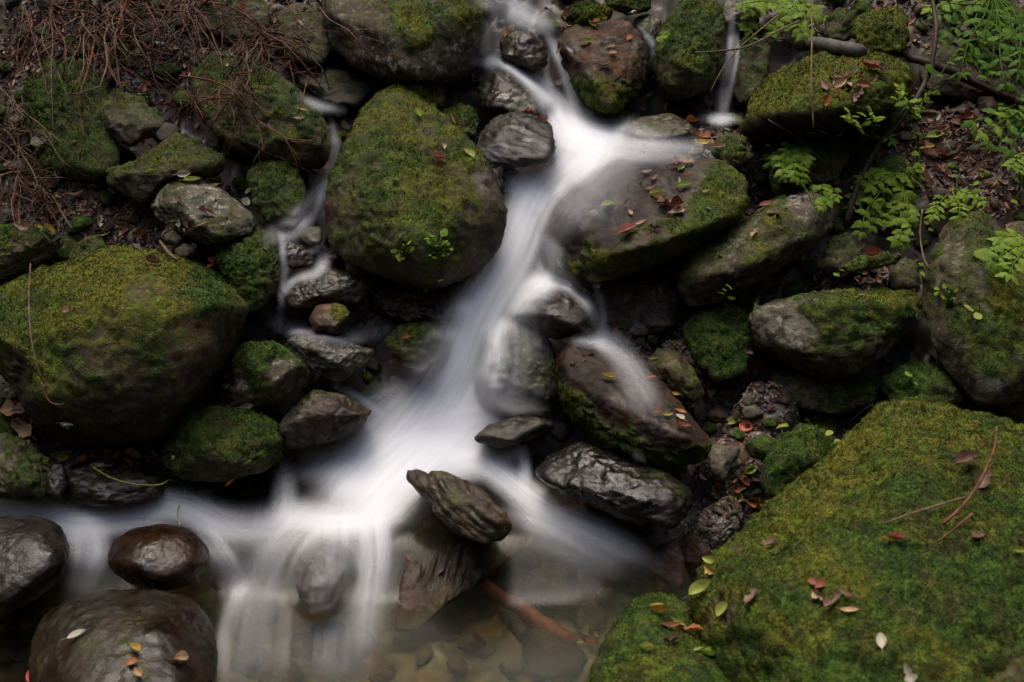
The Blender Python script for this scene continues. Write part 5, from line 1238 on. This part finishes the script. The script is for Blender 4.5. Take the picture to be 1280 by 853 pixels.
# every stroke: px, py, half width px, thickness of the white water; then how strongly it is drawn into strands
STROKES = [
 # inflow and upper falls
 ([(600,2,12,.5),(640,12,24,.9),(668,26,22,.7),(700,34,14,.35)], .3),
 ([(630,14,18,.6),(616,40,15,.7),(610,66,14,.6),(612,84,10,.5)], .3),
 ([(596,78,9,.8),(626,76,12,1.2),(652,90,15,1.5),(678,114,18,1.8),(698,140,26,1.8),(712,166,36,1.8)], .3),
 ([(686,44,9,.5),(696,62,11,.9),(706,84,11,1.1),(713,110,12,1.0),(719,140,15,1.0),(724,160,18,.9)], .5),
 ([(683,70,5,.4),(682,90,6,.7),(687,110,9,.5)], .3),
 # upper pool
 ([(684,160,26,.8),(722,166,44,1.6),(764,174,40,1.0),(812,183,30,.6),(850,186,24,.32),(886,188,14,.15)], .3),
 ([(740,160,48,1.0),(728,192,52,1.2),(702,220,44,1.0)], .2),
 # main chute
 ([(776,174,18,.4),(738,196,22,.9),(704,218,24,1.1),(678,240,30,1.4),(662,268,38,1.6),(650,300,40,1.6),(636,332,44,1.6),(616,366,48,1.6),(598,400,52,1.7),(584,436,56,1.8),(566,474,62,1.8),(542,512,72,1.8),(508,552,78,1.8),(470,592,74,1.6),(440,628,60,1.3)], .55),
 ([(694,206,20,.7),(664,224,26,1.1),(648,256,24,1.0),(640,290,24,.9),(622,330,26,.9),(598,372,28,1.0),(580,412,28,1.0),(564,452,30,1.0),(540,492,34,1.0)], .5),
 ([(636,212,16,.4),(650,228,24,.9),(672,248,22,.7),(680,280,12,.4)], .3),
 ([(676,290,16,.8),(688,322,22,.9),(682,350,26,.9),(656,376,26,.8),(640,400,24,.6)], .4),
 # veil spreading over the wide slab
 ([(806,190,24,.10),(774,208,40,.15),(742,234,52,.17),(712,264,46,.2),(694,296,24,.22)], .7),
 ([(780,190,9,.3),(744,206,11,.5),(708,232,12,.5),(690,256,10,.4)], .3),
 # right branch over the brown rounded rock and down the slanting slab
 ([(648,356,20,.8),(676,350,18,1.0),(706,354,15,.8),(730,372,13,.7),(744,396,12,.6),(750,424,14,.6)], .3),
 ([(722,428,10,.5),(748,424,18,1.1),(772,438,24,.6),(788,462,28,.34),(802,490,30,.26),(818,516,26,.14)], .5),
 ([(742,352,10,.3),(752,384,9,.3),(754,412,9,.35)], .3),
 # curtain over the cracked block
 ([(640,390,44,.7),(644,416,52,.2),(646,446,52,.12),(642,476,52,.14),(630,504,56,.6)], 1.0),
 ([(620,384,26,.8),(614,420,28,.6),(612,460,28,.5),(604,500,34,.8)], .6),
 # splash shelf
 ([(690,528,18,.4),(640,520,34,1.0),(590,520,50,1.4),(540,536,64,1.6),(494,566,72,1.6),(452,600,66,1.5),(420,632,50,1.4)], .2),
 ([(600,512,50,1.2),(560,548,60,1.5),(516,590,56,1.4),(484,622,48,1.2),(462,650,34,1.0)], .3),
 ([(346,556,16,.2),(390,548,24,.42),(432,528,28,.6),(476,504,30,.6),(520,486,26,.5)], .5),
 ([(370,588,26,.3),(400,580,36,.5),(440,560,40,.7),(480,540,40,.8)], .3),
 ([(660,552,20,.5),(630,566,28,.9),(590,576,34,1.1),(546,584,34,1.2)], .2),
 ([(560,566,22,.8),(600,576,24,1.0),(632,598,26,1.1),(664,624,28,1.2),(700,644,28,1.0),(738,662,28,.65),(776,680,26,.4),(816,700,22,.15)], .35),
 ([(646,640,22,.7),(690,656,38,.6),(736,680,42,.36),(790,704,34,.12)], .4),
 ([(640,548,10,.3),(650,562,12,.7),(655,582,11,.7),(656,606,14,.7)], .3),
 ([(600,640,16,.25),(560,610,20,.4),(520,600,20,.5)], .2),
 # the lower lip and its veils
 ([(330,648,20,.4),(366,644,28,1.0),(404,652,30,1.5),(446,650,30,1.5),(484,640,28,1.1),(508,622,18,.7)], .1),
 ([(462,640,40,1.2),(466,672,36,1.1),(466,704,36,.7),(462,740,38,.34),(458,780,40,.16),(456,820,36,.12)], .6),
 ([(430,640,44,.9),(426,672,44,.5),(424,706,50,.32),(420,750,56,.26),(416,800,60,.16),(412,850,60,.1)], .6),
 ([(376,648,26,.9),(350,674,28,.5),(330,704,30,.3),(316,738,34,.2),(304,778,38,.14),(296,824,40,.1),(292,870,40,.06)], .6),
 ([(400,654,26,.9),(372,690,32,.3),(356,730,42,.2),(346,780,48,.15),(340,850,52,.1)], .6),
 ([(318,724,12,.2),(296,742,13,.3),(284,770,12,.22),(279,806,14,.24),(280,860,16,.15)], .3),
 ([(350,560,14,.15),(356,590,18,.35),(356,620,22,.6),(350,648,24,.7)], .3),
 # side stream on the left
 ([(-60,606,26,1.0),(0,624,28,1.4),(50,640,28,1.5),(92,650,32,1.4),(130,650,30,1.3),(176,644,26,1.1),(220,648,24,.9)], .3),
 ([(160,634,16,.8),(196,628,22,1.5),(236,636,28,1.5),(272,652,32,1.0),(312,660,36,.6),(356,654,34,.5)], .2),
 ([(96,654,34,1.0),(104,682,34,.6),(102,712,32,.35),(92,742,26,.2)], .5),
 ([(258,664,24,.7),(280,694,28,.42),(296,726,30,.3),(300,764,30,.22)], .5),
 ([(120,660,24,.8),(124,690,20,.5),(112,720,18,.3)], .4),
 # the small falls
 ([(798,574,11,.6),(801,588,10,.6),(802,606,9,.35)], .4),
 ([(915,18,6,.5),(914,44,7,.75),(912,66,7,.7),(908,92,8,.7),(904,118,10,.55),(902,142,12,.55)], .5),
 ([(921,40,4,.3),(921,70,4,.45),(915,100,5,.45),(908,130,6,.35)], .3),
 ([(882,147,9,.4),(900,149,11,1.0),(920,149,9,.4)], .1),
 ([(802,38,6,.3),(813,50,7,.6),(818,66,6,.5),(822,84,5,.3)], .4),
 ([(416,160,7,.5),(420,184,9,.9),(418,206,10,.9),(408,228,12,.9),(394,250,15,.75),(380,268,18,.7),(362,286,20,.65),(340,296,16,.6)], .4),
 ([(352,290,7,.4),(354,320,6,.6),(356,340,7,.6),(352,370,6,.55),(350,402,8,.4)], .3),
 ([(388,314,6,.3),(402,312,9,.6),(405,326,12,.55),(394,342,11,.5),(368,350,9,.5),(354,370,6,.4)], .3),
 ([(345,404,14,.3),(380,414,16,.22),(430,420,16,.2),(480,412,14,.14)], .3),
 ([(412,484,6,.3),(440,493,9,.6),(462,506,9,.6),(480,522,12,.5)], .3),
 ([(376,122,9,.2),(400,133,10,.35),(424,137,9,.2)], .3),
]
def running_water():
    st = 2.5
    gx = np.arange(-60, 931, st); gy = np.arange(-12, 900, st)
    X, Y = np.meshgrid(gx, gy); ny, nx = X.shape
    q = np.c_[X.ravel(), Y.ravel()]
    clear = np.ones((2, len(q)))
    for si, (pts, strand) in enumerate(STROKES):
        pts = np.array(pts, float)
        L = np.hypot(*np.diff(pts[:, :2], axis=0).T).sum()
        n = max(12, int(L/5)); Q = catmull(pts, n)
        T = np.gradient(Q[:, :2], axis=0); T /= np.linalg.norm(T, axis=1)[:, None]+1e-9
        arc = np.r_[0, np.cumsum(np.hypot(*np.diff(Q[:, :2], axis=0).T))]
        m_ = Q[:, 2].max()*1.15+6
        sel = np.where((q[:, 0] > Q[:, 0].min()-m_) & (q[:, 0] < Q[:, 0].max()+m_) & (q[:, 1] > Q[:, 1].min()-m_) & (q[:, 1] < Q[:, 1].max()+m_))[0]
        if not len(sel): continue
        d2 = ((q[sel][:, None, :]-Q[None, :, :2])**2).sum(2)
        k = d2.argmin(1)
        v_ = q[sel]-Q[k, :2]
        al = (v_*T[k]).sum(1); u = (v_[:, 0]*-T[k, 1]+v_[:, 1]*T[k, 0])
        hw = Q[k, 2]*.84
        along = np.clip(arc[k]+al, -1e9, 1e9)
        fall = np.exp(-1.9*(u/hw)**2 - .9*(u/hw)**4)
        over = np.maximum(0, np.maximum(-along, along-arc[-1]))
        fall = fall*np.exp(-(over/(hw*.55+3))**2)
        ramp = min(30., L*.25)
        fall = fall*(.25+.75*sstep(along, -ramp*.2, ramp))*(.25+.75*(1-sstep(along, arc[-1]-ramp, arc[-1]+ramp*.2)))
        for l in range(2):
            cc = np.c_[u/9.0, along/150.0, np.full(len(sel), si*7.3+l*3.1)]
            nz = pnoise(cc) + .6*pnoise(cc*np.array([2.6, 1.6, 1])+9) + .5*pnoise(cc*np.array([.3, .5, 1])+4)
            fine = pnoise(np.c_[u/3.6, along/100.0, np.full(len(sel), si*5.1+l*1.7)])
            a = .82*Q[k, 3]*fall*np.clip(1+(strand+.1)*(1.0*nz+.5*fine), .06, 2.2)
            clear[l, sel] *= np.exp(-a*.95)
    dens = 1-clear
    need = (dens.max(0) > .006).reshape(ny, nx)
    grow = need.copy()
    for _ in range(3):
        g2 = np.pad(grow, 1); grow = g2[1:-1, 1:-1] | g2[:-2, 1:-1] | g2[2:, 1:-1] | g2[1:-1, :-2] | g2[1:-1, 2:]
    S0 = hitS(X.ravel(), Y.ravel()).reshape(ny, nx)
    D = S0.copy()
    for i, j in zip(*np.where(grow)):
        h = cast(X[i, j], Y[i, j], ignore=FRONT)
        if h: D[i, j] = h[0]
    D = np.clip(D, S0-.35, S0+.05)
    sh = lambda Z: (Z[1:-1, 1:-1], Z[:-2, 1:-1], Z[2:, 1:-1], Z[1:-1, :-2], Z[1:-1, 2:])
    base = D.copy()
    for _ in range(3): D = np.minimum.reduce(sh(np.pad(D, 1, mode='edge')))
    for _ in range(14):
        a = sh(np.pad(D, 1, mode='edge')); D = (a[0]*2+a[1]+a[2]+a[3]+a[4])/6
    D = np.minimum(D, base-.012)          # never under the stone it runs over
    for _ in range(3):
        a = sh(np.pad(D, 1, mode='edge')); D = (a[0]*2+a[1]+a[2]+a[3]+a[4])/6
    D = D - .05*sstep(-X, -380, -260)*sstep(Y, 560, 610)*(1-sstep(Y, 690, 740))
    V = []; F = []; A = []
    i = np.arange(nx*ny).reshape(ny, nx)
    keep = need[:-1, :-1] | need[1:, :-1] | need[:-1, 1:] | need[1:, 1:]
    quads = np.c_[i[:-1, :-1][keep], i[:-1, 1:][keep], i[1:, 1:][keep], i[1:, :-1][keep]]
    used = np.unique(quads); remap = -np.ones(nx*ny, int); remap[used] = np.arange(len(used))
    for l in range(2):
        P = pt(X, Y, D-.015-.013*l).reshape(-1, 3)
        F.append(remap[quads]+len(V)*len(used)); V.append(P[used])
        A.append(1-(1-np.clip(dens[l][used], 0, .985))**(.62))
    o = mesh_obj('waterfall', np.concatenate(V), np.concatenate(F), M['foam'])
    at = o.data.attributes.new('dens', 'FLOAT', 'POINT'); at.data.foreach_set('value', np.concatenate(A).astype(np.float32))
    tag(o, kind='structure')
running_water()
settle_labels()
